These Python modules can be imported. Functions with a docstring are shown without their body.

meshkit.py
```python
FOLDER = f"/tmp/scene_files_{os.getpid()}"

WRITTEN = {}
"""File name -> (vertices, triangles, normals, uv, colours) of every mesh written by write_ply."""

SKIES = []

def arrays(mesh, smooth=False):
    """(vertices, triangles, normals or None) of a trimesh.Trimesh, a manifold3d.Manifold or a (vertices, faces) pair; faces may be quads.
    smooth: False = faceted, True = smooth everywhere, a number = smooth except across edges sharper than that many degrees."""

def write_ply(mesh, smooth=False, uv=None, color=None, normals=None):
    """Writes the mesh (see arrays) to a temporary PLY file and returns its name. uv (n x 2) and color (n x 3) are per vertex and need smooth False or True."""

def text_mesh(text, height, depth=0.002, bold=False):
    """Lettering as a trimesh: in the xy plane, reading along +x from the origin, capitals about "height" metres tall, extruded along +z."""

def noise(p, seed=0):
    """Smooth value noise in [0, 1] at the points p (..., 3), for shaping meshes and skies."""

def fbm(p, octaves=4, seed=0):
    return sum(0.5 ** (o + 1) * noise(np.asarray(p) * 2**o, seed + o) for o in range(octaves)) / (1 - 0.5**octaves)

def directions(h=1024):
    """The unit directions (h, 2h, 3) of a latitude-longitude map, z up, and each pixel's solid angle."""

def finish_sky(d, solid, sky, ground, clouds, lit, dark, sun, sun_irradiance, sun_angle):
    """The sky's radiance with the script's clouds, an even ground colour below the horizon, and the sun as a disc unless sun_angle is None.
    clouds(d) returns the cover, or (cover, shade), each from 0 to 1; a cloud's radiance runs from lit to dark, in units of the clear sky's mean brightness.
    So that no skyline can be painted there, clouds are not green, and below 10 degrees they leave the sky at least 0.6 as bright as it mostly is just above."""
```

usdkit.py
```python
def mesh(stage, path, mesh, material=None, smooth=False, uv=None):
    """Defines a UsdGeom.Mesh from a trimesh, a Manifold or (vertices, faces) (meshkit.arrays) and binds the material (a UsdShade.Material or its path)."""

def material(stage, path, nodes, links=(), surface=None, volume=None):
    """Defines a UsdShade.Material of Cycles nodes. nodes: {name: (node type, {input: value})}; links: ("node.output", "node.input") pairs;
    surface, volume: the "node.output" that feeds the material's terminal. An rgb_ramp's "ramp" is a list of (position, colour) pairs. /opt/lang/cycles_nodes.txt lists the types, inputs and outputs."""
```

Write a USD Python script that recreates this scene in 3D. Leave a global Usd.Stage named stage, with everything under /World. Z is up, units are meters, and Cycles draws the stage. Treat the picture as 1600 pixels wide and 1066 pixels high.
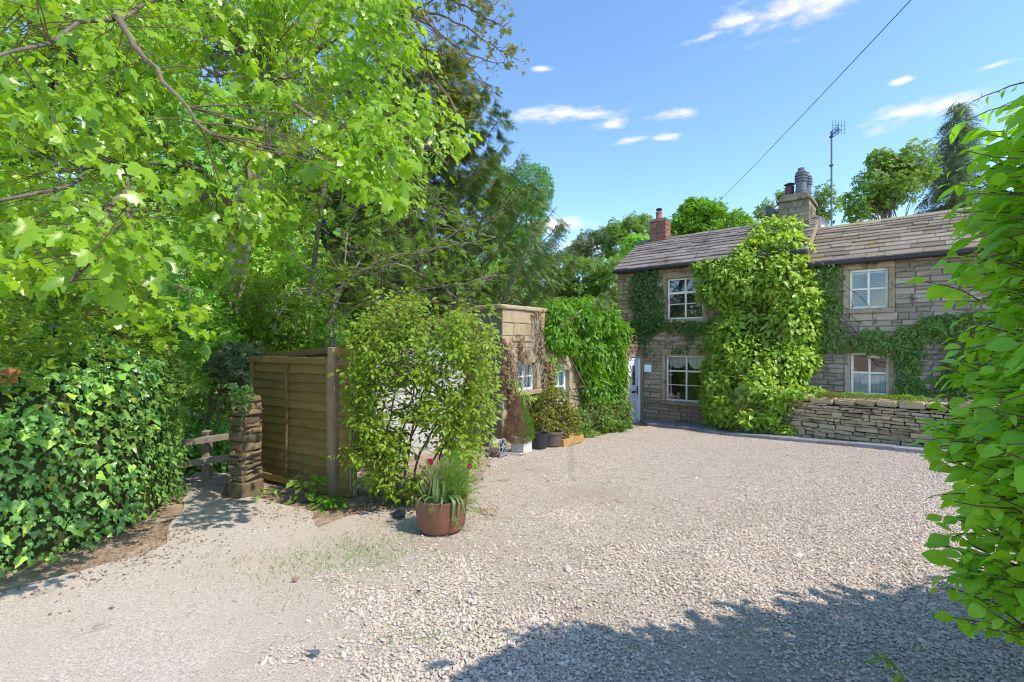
import math, random
import numpy as np, trimesh, shapely
from shapely.geometry import Polygon, Point, box as sbox
from shapely.ops import triangulate
import usdkit, meshkit
from pxr import Usd, UsdGeom, UsdLux, UsdShade, Sdf, Gf, Vt

stage = Usd.Stage.CreateInMemory()
UsdGeom.SetStageUpAxis(stage, 'Z'); UsdGeom.SetStageMetersPerUnit(stage, 1.0)
UsdGeom.Xform.Define(stage, '/World'); UsdGeom.Scope.Define(stage, '/World/Looks')
stage.SetDefaultPrim(stage.GetPrimAtPath('/World'))
R = np.random.default_rng(11); random.seed(11)

# ------------------------------------------------------------------ camera, sky, sun, exposure
EYE, FPX, HZN, CXP = 1.5, 756.0, 540.0, 800.0          # eye height, focal length in photo pixels, horizon row, centre column
cam = UsdGeom.Camera.Define(stage, '/World/camera')
cam.CreateHorizontalApertureAttr(36.0); cam.CreateVerticalApertureAttr(36.0 * 682 / 1024)
cam.CreateFocalLengthAttr(36.0 * FPX / 1600); cam.CreateVerticalApertureOffsetAttr((HZN - 533) * 36.0 / 1600)
cam.CreateClippingRangeAttr(Gf.Vec2f(0.05, 5000)); cam.CreateFStopAttr(0.0)
cam.CreateExposureAttr(1.38)
cx = UsdGeom.Xformable(cam); cx.AddTranslateOp().Set(Gf.Vec3d(0, 0, EYE)); cx.AddRotateXYZOp().Set(Gf.Vec3f(90, 0, 0))

SUN_AZ, SUN_EL = math.radians(-34), math.radians(51)     # azimuth from +x towards +y
SUN = np.array([math.cos(SUN_AZ) * math.cos(SUN_EL), math.sin(SUN_AZ) * math.cos(SUN_EL), math.sin(SUN_EL)])
sun = UsdLux.DistantLight.Define(stage, '/World/sun')
sun.CreateIntensityAttr(0.58); sun.CreateAngleAttr(0.5); sun.CreateNormalizeAttr(True); sun.CreateColorAttr(Gf.Vec3f(1.0, 0.92, 0.80))
sx = UsdGeom.Xformable(sun); sx.AddRotateXYZOp().Set(Gf.Vec3f(0, math.degrees(math.pi / 2 - SUN_EL), math.degrees(SUN_AZ)))

def at(px, py, Y):
    return np.array([(px - CXP) / FPX * Y, Y, EYE + (HZN - py) / FPX * Y])

SKY_STRENGTH, CLOUD = 0.15, (3.1, 2.95, 3.0)
def sky_material():
    nodes = {'sky': ('sky_texture', {'sky_type': 'single_scattering', 'sun_disc': False, 'sun_elevation': SUN_EL, 'sun_rotation': math.atan2(SUN[0], SUN[1]), 'air_density': 1.0, 'aerosol_density': 0.35, 'ozone_density': 3.0}),
             'tc': ('texture_coordinate', {}), 'map': ('mapping', {'scale': (1, 1, 3.0)}),
             'ns': ('noise_texture', {'scale': 10.0, 'detail': 6.0, 'roughness': 0.62}),
             'bg': ('background_shader', {'strength': SKY_STRENGTH})}
    links = [('tc.generated', 'map.vector'), ('map.vector', 'ns.vector')]
    clouds = [(1225, 20, 130, 34), (1160, 30, 70, 15), (868, 176, 95, 17), (925, 178, 60, 10), (955, 195, 44, 10), (1072, 176, 60, 12), (990, 219, 36, 8), (1036, 216, 30, 7),
              (1112, 55, 30, 10), (1490, 162, 105, 24), (1430, 172, 55, 10), (1548, 104, 40, 7), (1412, 126, 18, 6), (862, 352, 70, 22), (905, 385, 60, 14), (845, 108, 20, 5)]
    dirs = []
    for px, py, w, h in clouds:
        d = np.array([(px - CXP) / FPX, 1, (HZN - py) / FPX]); n = np.linalg.norm(d); dirs.append((d / n, .9 * w / FPX / n, .9 * h / FPX / n))
    rr = np.random.default_rng(5)
    for k in range(14):                                  # the same small fair-weather clouds all round the sky
        a, e = rr.uniform(math.radians(75), math.radians(400)), rr.uniform(.2, .9)
        if -.9 < (a - math.pi / 2) < .9: continue
        dirs.append((np.array([math.cos(a) * math.cos(e), math.sin(a) * math.cos(e), math.sin(e)]), rr.uniform(.05, .13), rr.uniform(.012, .035)))
    last = None
    for i, (c, w, h) in enumerate(dirs):
        r = np.cross(c, [0, 0, 1]); r /= np.linalg.norm(r); v = np.cross(r, c)
        n = f'c{i}'
        nodes[n + 'a'] = ('vector_math', {'math_type': 'dot_product', 'vector2': r / w})
        nodes[n + 'b'] = ('vector_math', {'math_type': 'dot_product', 'vector2': v / h})
        nodes[n + 'k'] = ('combine_xyz', {})
        nodes[n + 'l'] = ('vector_math', {'math_type': 'length'})
        nodes[n + 'm'] = ('math', {'math_type': 'multiply_add', 'value2': 4.0})
        nodes[n + 'r'] = ('map_range', {'range_type': 'smoothstep', 'from_min': 3.05, 'from_max': 1.75, 'to_min': 0.0, 'to_max': 1.0, 'clamp': True})
        links += [('tc.generated', n + 'a.vector1'), ('tc.generated', n + 'b.vector1'), (n + 'a.value', n + 'k.x'), (n + 'b.value', n + 'k.y'), (n + 'k.vector', n + 'l.vector1'),
                  ('ns.fac', n + 'm.value1'), (n + 'l.value', n + 'm.value3'), (n + 'm.value', n + 'r.value')]
        if last:
            nodes[n + 'x'] = ('math', {'math_type': 'maximum'}); links += [(last, n + 'x.value1'), (n + 'r.result', n + 'x.value2')]; last = n + 'x.value'
        else: last = n + 'r.result'
    nodes['cf'] = ('math', {'math_type': 'multiply', 'value2': 0.95})
    nodes['cl'] = ('mix', {'color2': CLOUD})
    nodes['unit'] = ('mix', {'mix_type': 'multiply', 'fac': 1.0, 'color2': (1 / 6, 1 / 6, 1 / 6)}); nodes['deep'] = ('gamma', {'gamma': 1.1}); nodes['tint'] = ('mix', {'mix_type': 'multiply', 'fac': 1.0, 'color2': (6 * .80, 6 * .86, 6 * .88)})
    links += [(last, 'cf.value1'), ('cf.value', 'cl.fac'), ('sky.color', 'unit.color1'), ('unit.color', 'deep.color'), ('deep.color', 'tint.color1'), ('tint.color', 'cl.color1'), ('cl.color', 'bg.color')]
    return usdkit.material(stage, '/World/Looks/sky', nodes, links, surface='bg.background')

dome = UsdLux.DomeLight.Define(stage, '/World/sky'); dome.CreateIntensityAttr(1.0)
UsdShade.MaterialBindingAPI.Apply(dome.GetPrim()).Bind(sky_material())
dome.GetPrim().SetCustomDataByKey('kind', 'structure')

# ------------------------------------------------------------------ prim helpers
names, base_of = {}, {}
def numbered(parent, name):
    k = names[(parent, name)] = names.get((parent, name), -1) + 1
    return f'{parent}/{name}' if k == 0 else f'{parent}/{name}_{k:03d}'
def meta(prim, label=None, cat=None, group=None, kind=None):
    for k, v in (('label', label), ('category', cat), ('group', group), ('kind', kind)):
        if v: prim.SetCustomDataByKey(k, v)
def thing(name, label, cat, loc=(0, 0, 0), group=None):
    p = numbered('/World', name); x = UsdGeom.Xform.Define(stage, p)
    loc = np.array(loc, float); x.AddTranslateOp().Set(Gf.Vec3d(*map(float, loc))); base_of[p] = loc
    meta(x.GetPrim(), label, cat, group); return p
def arr(m):
    if isinstance(m, trimesh.Trimesh): return np.asarray(m.vertices, float), np.asarray(m.faces, int)
    v, f = np.asarray(m[0], float), np.asarray(m[1], int)
    if f.ndim == 2 and f.shape[1] == 4: f = np.vstack([f[:, [0, 1, 2]], f[:, [0, 2, 3]]])
    return v, f
def join(ms):
    V, F, n = [], [], 0
    for m in ms:
        v, f = arr(m); V.append(v); F.append(f + n); n += len(v)
    return (np.vstack(V), np.vstack(F)) if V else (np.zeros((0, 3)), np.zeros((0, 3), int))
def part(parent, name, mesh, mat, label=None, kind=None, smooth=False):
    """mesh in world coordinates; placed under parent (a thing or part)."""
    v, f = arr(mesh); b = base_of.get(parent, np.zeros(3)); p = numbered(parent, name)
    m = usdkit.mesh(stage, p, (v - b, f), mat, smooth=smooth); base_of[p] = b
    if label or kind: meta(m.GetPrim(), label, None, None, kind)
    return p
def solo(name, mesh, mat, label, cat, group=None, kind=None, smooth=False):
    v, f = arr(mesh); p = numbered('/World', name)
    m = usdkit.mesh(stage, p, (v, f), mat, smooth=smooth); base_of[p] = np.zeros(3)
    meta(m.GetPrim(), label, cat, group, kind); return p
def project(v):
    d = np.maximum(v[:, 1], .05); return CXP + v[:, 0] / d * FPX, HZN - (v[:, 2] - EYE) / d * FPX
def seen_size(v):
    if v[:, 1].min() < .1: return 0
    x, y = project(v)
    if x.max() < 0 or x.min() > 1600 or y.max() < 0 or y.min() > 1066: return 0
    return (x.max() - x.min()) * (y.max() - y.min())
def pieces(parent, name, plural, ms, mats, limit=300, smooth=False, score=None):
    """The pieces that show largest as parts, the rest joined into one part."""
    s = [(score(m) if score else seen_size(arr(m)[0])) for m in ms]; order = np.argsort(s)[::-1]
    rest = {}
    for k, i in enumerate(order):
        mt = mats[i % len(mats)]
        if k < limit and s[i] > 4: part(parent, name, ms[i], mt, smooth=smooth)
        else: rest.setdefault(0, []).append(ms[i])
    for k, r in rest.items(): part(parent, plural, join(r), mats[0], kind='stuff', smooth=smooth)

# ------------------------------------------------------------------ geometry helpers
def unit(v): v = np.asarray(v, float); return v / np.maximum(np.linalg.norm(v, axis=-1, keepdims=True), 1e-9)
class Frame:
    def __init__(s, o, u): s.o, s.u = np.array([*o, 0.0]), unit(np.array([*u, 0.0])); s.w = np.array([-s.u[1], s.u[0], 0.0])
    def __call__(s, t, w, z):
        t, w, z = np.broadcast_arrays(t, w, z); return s.o + t[..., None] * s.u + w[..., None] * s.w + np.stack([0 * z, 0 * z, z], -1)
    def pts(s, a): a = np.asarray(a, float); return s(a[:, 0], a[:, 1], a[:, 2])
    def mesh(s, m): v, f = arr(m); return s.pts(v), f
    def t_at(s, px, w=0.0):
        a = (px - CXP) / FPX; o = s.o + w * s.w; return (a * o[1] - o[0]) / (s.u[0] - a * s.u[1])
    def hit(s, px, py, w=0.0):
        t = s.t_at(px, w); p = s(t, w, 0.0); return t, EYE + (HZN - py) / FPX * p[1]
BOXF = np.array([[0, 3, 2, 1], [4, 5, 6, 7], [0, 1, 5, 4], [1, 2, 6, 5], [2, 3, 7, 6], [3, 0, 4, 7]])
def bx(x0, x1, y0, y1, z0, z1):
    return arr((np.array([[x0, y0, z0], [x1, y0, z0], [x1, y1, z0], [x0, y1, z0], [x0, y0, z1], [x1, y0, z1], [x1, y1, z1], [x0, y1, z1]], float), BOXF))
def bev(x0, x1, y0, y1, z0, z1, b=.006):
    """box with chamfered edges"""
    m = trimesh.creation.box((1, 1, 1)); v = []
    for sx in (-1, 1):
        for sy in (-1, 1):
            for sz in (-1, 1):
                c = np.array([sx, sy, sz]); h = np.array([x1 - x0, y1 - y0, z1 - z0]) / 2
                for k in range(3):
                    q = c * h - c * b; q[k] = c[k] * h[k]; v.append(q)
    h = trimesh.convex.convex_hull(np.array(v)); return np.asarray(h.vertices) + [(x0 + x1) / 2, (y0 + y1) / 2, (z0 + z1) / 2], np.asarray(h.faces)
def beam(p, q, w, h, up=(0, 0, 1)):
    p, q = np.asarray(p, float), np.asarray(q, float); d = unit(q - p); L = np.linalg.norm(q - p)
    s = np.cross(d, up); s = unit(s) if np.linalg.norm(s) > 1e-6 else np.array([1., 0, 0]); n = np.cross(s, d)
    v, f = bev(0, L, -w / 2, w / 2, -h / 2, h / 2, min(w, h) * .12)
    return p + v[:, :1] * d + v[:, 1:2] * s + v[:, 2:] * n, f
def tube(points, radii, sides=6, cap=True):
    p = np.asarray(points, float); n = len(p); radii = np.broadcast_to(np.asarray(radii, float), (n,))
    t = unit(np.gradient(p, axis=0)); ref = np.where(np.abs(t[:, 2:]) < .9, [[0, 0, 1.]], [[1., 0, 0]])
    if n > 1: ref = np.repeat(ref[:1] if abs(t[:, 2]).max() < .95 else np.array([[.31, .95, .05]]), n, 0)
    a = unit(np.cross(t, ref)); b = np.cross(t, a); g = np.arange(sides) * 2 * np.pi / sides
    v = (p[:, None] + radii[:, None, None] * (np.cos(g)[None, :, None] * a[:, None] + np.sin(g)[None, :, None] * b[:, None])).reshape(-1, 3)
    i, j = np.meshgrid(np.arange(n - 1), np.arange(sides), indexing='ij')
    q = np.stack([i * sides + j, (i + 1) * sides + j, (i + 1) * sides + (j + 1) % sides, i * sides + (j + 1) % sides], -1).reshape(-1, 4)
    f = np.vstack([q[:, [0, 1, 2]], q[:, [0, 2, 3]]])
    if cap:
        v = np.vstack([v, p[:1], p[-1:]]); k = np.arange(sides)
        f = np.vstack([f, np.stack([0 * k + n * sides, k, (k + 1) % sides], 1), np.stack([0 * k + n * sides + 1, (n - 1) * sides + (k + 1) % sides, (n - 1) * sides + k], 1)])
    return v, f
def lathe(profile, c, sides=24):
    pr = np.asarray(profile, float); n = len(pr); g = np.arange(sides) * 2 * np.pi / sides
    v = np.stack([pr[:, :1] * np.cos(g), pr[:, :1] * np.sin(g), np.repeat(pr[:, 1:], sides, 1)], -1).reshape(-1, 3) + np.asarray(c)
    i, j = np.meshgrid(np.arange(n - 1), np.arange(sides), indexing='ij')
    return arr((v, np.stack([i * sides + j, i * sides + (j + 1) % sides, (i + 1) * sides + (j + 1) % sides, (i + 1) * sides + j], -1).reshape(-1, 4)))
def curve(p, q, sag=0.0, wob=0.0, n=7, rng=R):
    s = np.linspace(0, 1, n)[:, None]; p, q = np.asarray(p, float), np.asarray(q, float); L = np.linalg.norm(q - p)
    c = p + (q - p) * s; c[:, 2] -= (4 * s * (1 - s))[:, 0] * sag
    if wob: w = rng.normal(0, wob * L, (n, 3)); w = (w + np.roll(w, 1, 0)) / 1.6; c += w * np.sin(s * np.pi) ** .7
    return c
def spline(P, n=20):
    from scipy.interpolate import CubicSpline
    P = np.asarray(P, float); d = np.r_[0, np.cumsum(np.linalg.norm(np.diff(P, axis=0), axis=1))]
    return CubicSpline(d, P)(np.linspace(0, d[-1], n))
def gz(x, y):
    return -0.06 * np.clip(y, -14, 24)
def fbm(p, o=4, seed=0): return meshkit.fbm(np.asarray(p, float), o, seed)

# ------------------------------------------------------------------ materials
def M(name, nodes, links, surface): return usdkit.material(stage, '/World/Looks/' + name, nodes, links, surface=surface)
def varied(name, ramp, rough=.85, scale=6.0, amount=.5, bump=.4, bscale=40.0, bdist=.01, spec=.3, per=.7, metal=0.0, moss=None, detail=5.0):
    """a ramp of tones picked per piece and by noise, with grain in relief; moss: (colour, threshold)."""
    n = {'g': ('geometry', {}), 'o': ('object_info', {}), 'ns': ('noise_texture', {'scale': scale, 'detail': detail, 'roughness': .65}), 'nb': ('noise_texture', {'scale': bscale, 'detail': 4.0, 'roughness': .7}),
         'a': ('math', {'math_type': 'add'}), 'fr': ('math', {'math_type': 'fraction'}), 'm1': ('math', {'math_type': 'multiply', 'value2': per}),
         'm2': ('math', {'math_type': 'multiply_add', 'value2': amount * 2.2, 'value3': (1 - per) * .5 - amount * 1.1 + (.0)}), 's': ('math', {'math_type': 'add', 'use_clamp': True}),
         'r': ('rgb_ramp', {'ramp': ramp}), 'b': ('bump', {'strength': bump, 'distance': bdist}), 'p': ('principled_bsdf', {'roughness': rough, 'specular_ior_level': spec, 'metallic': metal})}
    l = [('g.position', 'ns.vector'), ('g.position', 'nb.vector'), ('g.random_per_island', 'a.value1'), ('o.random', 'a.value2'), ('a.value', 'fr.value1'), ('fr.value', 'm1.value1'),
         ('ns.fac', 'm2.value1'), ('m1.value', 's.value1'), ('m2.value', 's.value2'), ('s.value', 'r.fac'), ('nb.fac', 'b.height'), ('b.normal', 'p.normal')]
    src = 'r.color'
    if moss:
        n |= {'nm': ('noise_texture', {'scale': moss[2] if len(moss) > 2 else 3.0, 'detail': 6.0, 'roughness': .7}), 'mr': ('map_range', {'from_min': moss[1], 'from_max': moss[1] + .12, 'clamp': True}), 'mm': ('mix', {'color2': moss[0]})}
        l += [('g.position', 'nm.vector'), ('nm.fac', 'mr.value'), ('mr.result', 'mm.fac'), (src, 'mm.color1')]; src = 'mm.color'
    l.append((src, 'p.base_color'))
    return M(name, n, l, 'p.BSDF')
def leafmat(name, ramp, trans=(1.5, 1.35, .6), tw=.4, rough=.42, spec=.45, clump=.9, cscale=1.3):
    n = {'g': ('geometry', {}), 'o': ('object_info', {}), 'ns': ('noise_texture', {'scale': cscale, 'detail': 3.0}), 'a': ('math', {'math_type': 'add'}), 'fr': ('math', {'math_type': 'fraction'}),
         'm1': ('math', {'math_type': 'multiply', 'value2': .62}), 'm2': ('math', {'math_type': 'multiply_add', 'value2': clump, 'value3': .19 - clump * .5}), 's': ('math', {'math_type': 'add', 'use_clamp': True}),
         'r': ('rgb_ramp', {'ramp': ramp}), 'p': ('principled_bsdf', {'roughness': rough, 'specular_ior_level': spec}), 'tm': ('mix', {'mix_type': 'multiply', 'fac': 1.0, 'color2': trans}), 't': ('translucent_bsdf', {}), 'x': ('mix_closure', {'fac': tw})}
    l = [('g.position', 'ns.vector'), ('g.random_per_island', 'a.value1'), ('o.random', 'a.value2'), ('a.value', 'fr.value1'), ('fr.value', 'm1.value1'), ('ns.fac', 'm2.value1'), ('m1.value', 's.value1'), ('m2.value', 's.value2'),
         ('s.value', 'r.fac'), ('r.color', 'p.base_color'), ('r.color', 'tm.color1'), ('tm.color', 't.color'), ('p.BSDF', 'x.closure1'), ('t.BSDF', 'x.closure2')]
    return M(name, n, l, 'x.closure')
def plain(name, c, rough=.5, bump=.15, bscale=60, metal=0.0, spec=.5, var=.12):
    c = np.array(c); return varied(name, [(0, c * (1 - var)), (1, np.minimum(c * (1 + var), .95))], rough, 9, .6, bump, bscale, .004, spec, .3, metal)
# ------------------------------------------------------------------ shared materials
m_stone = varied('house_stone', [(0, (0.182, 0.136, 0.0852)), (.3, (0.335, 0.247, 0.148)), (.55, (0.419, 0.325, 0.204)), (.8, (0.307, 0.247, 0.176)), (1, (0.531, 0.416, 0.266))], .9, 14, .35, .7, 55, .012, .2, .75, moss=((.09, .09, .07), .60, 2.2))
m_stone_dark = varied('grey_stone', [(0, (0.167, 0.138, 0.107)), (.4, (0.269, 0.222, 0.171)), (.75, (0.346, 0.282, 0.213)), (1, (0.436, 0.36, 0.267))], .9, 12, .35, .7, 50, .012, .2, .75, moss=((.08, .08, .07), .60, 2.0))
m_sand = varied('sandstone', [(0, (0.231, 0.166, 0.0967)), (.35, (0.333, 0.253, 0.155)), (.7, (0.397, 0.307, 0.193)), (1, (0.315, 0.262, 0.193))], .9, 10, .4, .6, 45, .012, .2, .7, moss=((.10, .085, .06), .545, 3.4))
m_drystone = varied('drystone', [(0, (0.195, 0.158, 0.101)), (.3, (0.36, 0.281, 0.172)), (.6, (0.495, 0.384, 0.231)), (.85, (0.406, 0.336, 0.237)), (1, (0.69, 0.562, 0.379))], .92, 16, .4, .9, 60, .014, .15, .75, moss=((.16, .15, .06), .62, 3.5))
m_mortar = varied('mortar', [(0, (0.224, 0.18, 0.125)), (1, (0.35, 0.286, 0.202))], .95, 8, .8, .6, 60, .01, .1, .2)
m_dark = plain('dark_gap', (.03, .027, .022), .95, spec=.1)
m_slate = varied('stone_slate', [(0, (0.115, 0.095, 0.0814)), (.4, (0.19, 0.162, 0.144)), (.75, (0.237, 0.201, 0.181)), (1, (0.291, 0.254, 0.228))], .88, 9, .45, .6, 40, .012, .25, .7, moss=((.09, .07, .04), .56, 2.6))
m_slate_moss = varied('mossy_slate', [(0, (0.131, 0.104, 0.0773)), (.5, (0.221, 0.18, 0.14)), (1, (0.303, 0.252, 0.203))], .9, 9, .45, .6, 40, .012, .2, .7, moss=((.20, .15, .055), .545, 2.8))
m_soot = varied('sooty_stone', [(0, (.12, .095, .06)), (.5, (.22, .18, .115)), (1, (.31, .26, .18))], .92, 12, .4, .7, 50, .01, .15, .6, moss=((.07, .06, .045), .52, 3.0))
m_ridge_moss = varied('ridge_moss', [(0, (0.26, 0.195, 0.065)), (.5, (0.39, 0.299, 0.104)), (1, (0.325, 0.273, 0.169))], .95, 14, .6, .8, 50, .02, .1, .5)
m_brick = varied('red_brick', [(0, (0.186, 0.0765, 0.0513)), (.5, (0.253, 0.117, 0.0798)), (1, (0.312, 0.194, 0.148))], .9, 25, .3, .5, 90, .006, .2, .75)
m_frame = plain('cream_paint', (.74, .70, .60), .4, .1)
m_white = plain('white_paint', (.84, .84, .84), .35, .08)
m_glass = M('window_glass', {'f': ('fresnel', {'IOR': 1.55}), 't': ('transparent_bsdf', {'color': (.9, .93, .92)}), 'gl': ('glossy_bsdf', {'roughness': .015, 'color': (1, 1, 1)}), 'k': ('math', {'math_type': 'multiply_add', 'value2': 1.2, 'value3': .09, 'use_clamp': True}), 'x': ('mix_closure', {})},
            [('f.fac', 'k.value1'), ('k.value', 'x.fac'), ('t.BSDF', 'x.closure1'), ('gl.BSDF', 'x.closure2')], 'x.closure')
m_room = plain('room', (.16, .14, .12), .9)
m_cloth = plain('curtain', (.72, .70, .66), .9)
m_frost = plain('blind_blue', (.60, .69, .72), .6, .05)
m_black = plain('black_gutter', (.022, .022, .024), .35)
m_iron = plain('dark_metal', (.05, .05, .06), .4, metal=.5)
m_lead = plain('grey_pot', (.11, .12, .14), .55)
m_terra = plain('terracotta', (.33, .14, .09), .85)
m_render = varied('white_render', [(0, (0.363, 0.35, 0.329)), (.5, (0.459, 0.454, 0.436)), (1, (0.508, 0.502, 0.49))], .9, 3, .9, .4, 30, .012, .2, .1, moss=((.36, .34, .30), .52, 1.7))
m_flag = varied('flagstone', [(0, (0.154, 0.147, 0.147)), (.5, (0.224, 0.217, 0.217)), (1, (0.308, 0.294, 0.287))], .85, 8, .4, .5, 40, .008, .3, .6)
m_soil = varied('soil', [(0, (0.155, 0.109, 0.0729)), (.35, (0.296, 0.212, 0.146)), (.7, (0.451, 0.34, 0.248)), (1, (0.59, 0.469, 0.357))], .95, 5, .9, .9, 45, .03, .1, .05, moss=((.10, .115, .04), .66, 2.4), detail=9)
def ground_mat(name, cols, earth, grain, dust=None):
    n = {'g': ('geometry', {}), 'v': ('voronoi_texture', {'scale': grain}), 'v2': ('voronoi_texture', {'scale': grain * 2.3}), 'n1': ('noise_texture', {'scale': .9, 'detail': 7.0, 'roughness': .62}), 'n2': ('noise_texture', {'scale': 2.7, 'detail': 6.0, 'roughness': .65}), 'n3': ('noise_texture', {'scale': 95.0, 'detail': 5.0, 'roughness': .85}),
         'sc': ('separate_color', {}), 'r': ('rgb_ramp', {'ramp': cols}), 'e': ('mix', {'color2': earth}), 'er': ('map_range', {'from_min': .47, 'from_max': .66, 'clamp': True}), 'gr': ('map_range', {'from_min': .60, 'from_max': .72, 'to_max': .75, 'clamp': True}), 'gm': ('mix', {'color2': (.19, .175, .075)}),
         'sp': ('map_range', {'from_min': .3, 'from_max': .75, 'to_min': .50, 'to_max': 1.42, 'clamp': True}), 'ml': ('mix', {'mix_type': 'multiply', 'fac': 1.0}), 'ad': ('math', {'math_type': 'add'}), 'b': ('bump', {'strength': .7, 'distance': .012}), 'p': ('principled_bsdf', {'roughness': .95, 'specular_ior_level': .12})}
    l = [('g.position', f'{k}.vector') for k in ('v', 'v2', 'n1', 'n2', 'n3')] + [('v.color', 'sc.color'), ('sc.r', 'r.fac'), ('r.color', 'e.color1'), ('n1.fac', 'er.value'), ('er.result', 'e.fac'), ('e.color', 'gm.color1'), ('n2.fac', 'gr.value'), ('gr.result', 'gm.fac'),
         ('n3.fac', 'sp.value'), ('gm.color', 'ml.color1'), ('sp.result', 'ml.color2'), ('ml.color', 'p.base_color'), ('v.distance', 'ad.value1'), ('v2.distance', 'ad.value2'), ('ad.value', 'b.height'), ('b.normal', 'p.normal')]
    if dust:                                             # pale lane dust trodden into the gravel along its left side
        n |= {'sx': ('separate_xyz', {}), 'k1': ('math', {'math_type': 'multiply_add', 'value2': .28}), 'k2': ('math', {'math_type': 'multiply_add', 'value2': 2.2}), 'dr': ('map_range', {'range_type': 'smoothstep', 'from_min': 2.15, 'from_max': .15, 'clamp': True}), 'dm': ('mix', {'color2': dust})}
        l.remove(('gm.color', 'ml.color1')); l += [('g.position', 'sx.vector'), ('sx.y', 'k1.value1'), ('sx.x', 'k1.value3'), ('n2.fac', 'k2.value1'), ('k1.value', 'k2.value3'), ('k2.value', 'dr.value'), ('dr.result', 'dm.fac'), ('gm.color', 'dm.color1'), ('dm.color', 'ml.color1')]
    return M(name, n, l, 'p.BSDF')
m_yard = ground_mat('yard_gravel', [(0, (0.272, 0.225, 0.176)), (.3, (0.454, 0.379, 0.301)), (.6, (0.563, 0.478, 0.39)), (1, (0.672, 0.582, 0.485))], (0.462, 0.372, 0.285), 75, (.59, .50, .425))
m_lane = ground_mat('lane_dust', [(0, (.53, .445, .375)), (.5, (.65, .56, .485)), (1, (.75, .66, .585))], (.63, .525, .44), 95)

# ------------------------------------------------------------------ ground
def sheet(poly, step, dz, amp=.012, seed=3, jag=.0):
    """a sheet that follows the ground inside the polygon"""
    P = Polygon(poly)
    if jag:
        b = np.array([P.exterior.interpolate(d).coords[0] for d in np.arange(0, P.length, .12)])
        n1 = fbm(np.c_[b * 1.7, 0 * b[:, :1]], 4, 5)[:, None] - .5; n2 = fbm(np.c_[b * 1.7, 0 * b[:, :1] + 9], 4, 6)[:, None] - .5
        P = Polygon(b + jag * np.c_[n1, n2] * 2).buffer(0)
        if P.geom_type != 'Polygon': P = max(P.geoms, key=lambda g: g.area)
    x0, y0, x1, y1 = P.bounds; V, F, idx = [], [], {}
    def vert(x, y):
        k = (round(x, 4), round(y, 4))
        if k not in idx: idx[k] = len(V); V.append((x, y))
        return idx[k]
    shapely.prepare(P)
    for x in np.arange(math.floor(x0 / step) * step, x1, step):
        for y in np.arange(math.floor(y0 / step) * step, y1, step):
            c = sbox(x, y, x + step, y + step)
            if P.contains(c): F += [[vert(x, y), vert(x + step, y), vert(x + step, y + step)], [vert(x, y), vert(x + step, y + step), vert(x, y + step)]]
            elif P.intersects(c):
                g = P.intersection(c)
                for q in getattr(g, 'geoms', [g]):
                    if q.geom_type != 'Polygon' or q.area < 1e-6: continue
                    for tr in triangulate(q):
                        if q.contains(tr.representative_point()):
                            c3 = list(tr.exterior.coords)[:3]
                            if Polygon(c3).exterior.is_ccw is False: c3 = c3[::-1]
                            F.append([vert(*p) for p in c3])
    V = np.array(V); z = gz(V[:, 0], V[:, 1]) + dz + amp * (fbm(np.c_[V * 2.2, 0 * V[:, :1]], 4, seed) - .5) * 2
    return np.c_[V, z], np.array(F), P
g1 = np.r_[np.arange(-400, -20, 20), np.arange(-20, 24, .5), np.arange(24, 420, 20)]
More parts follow.
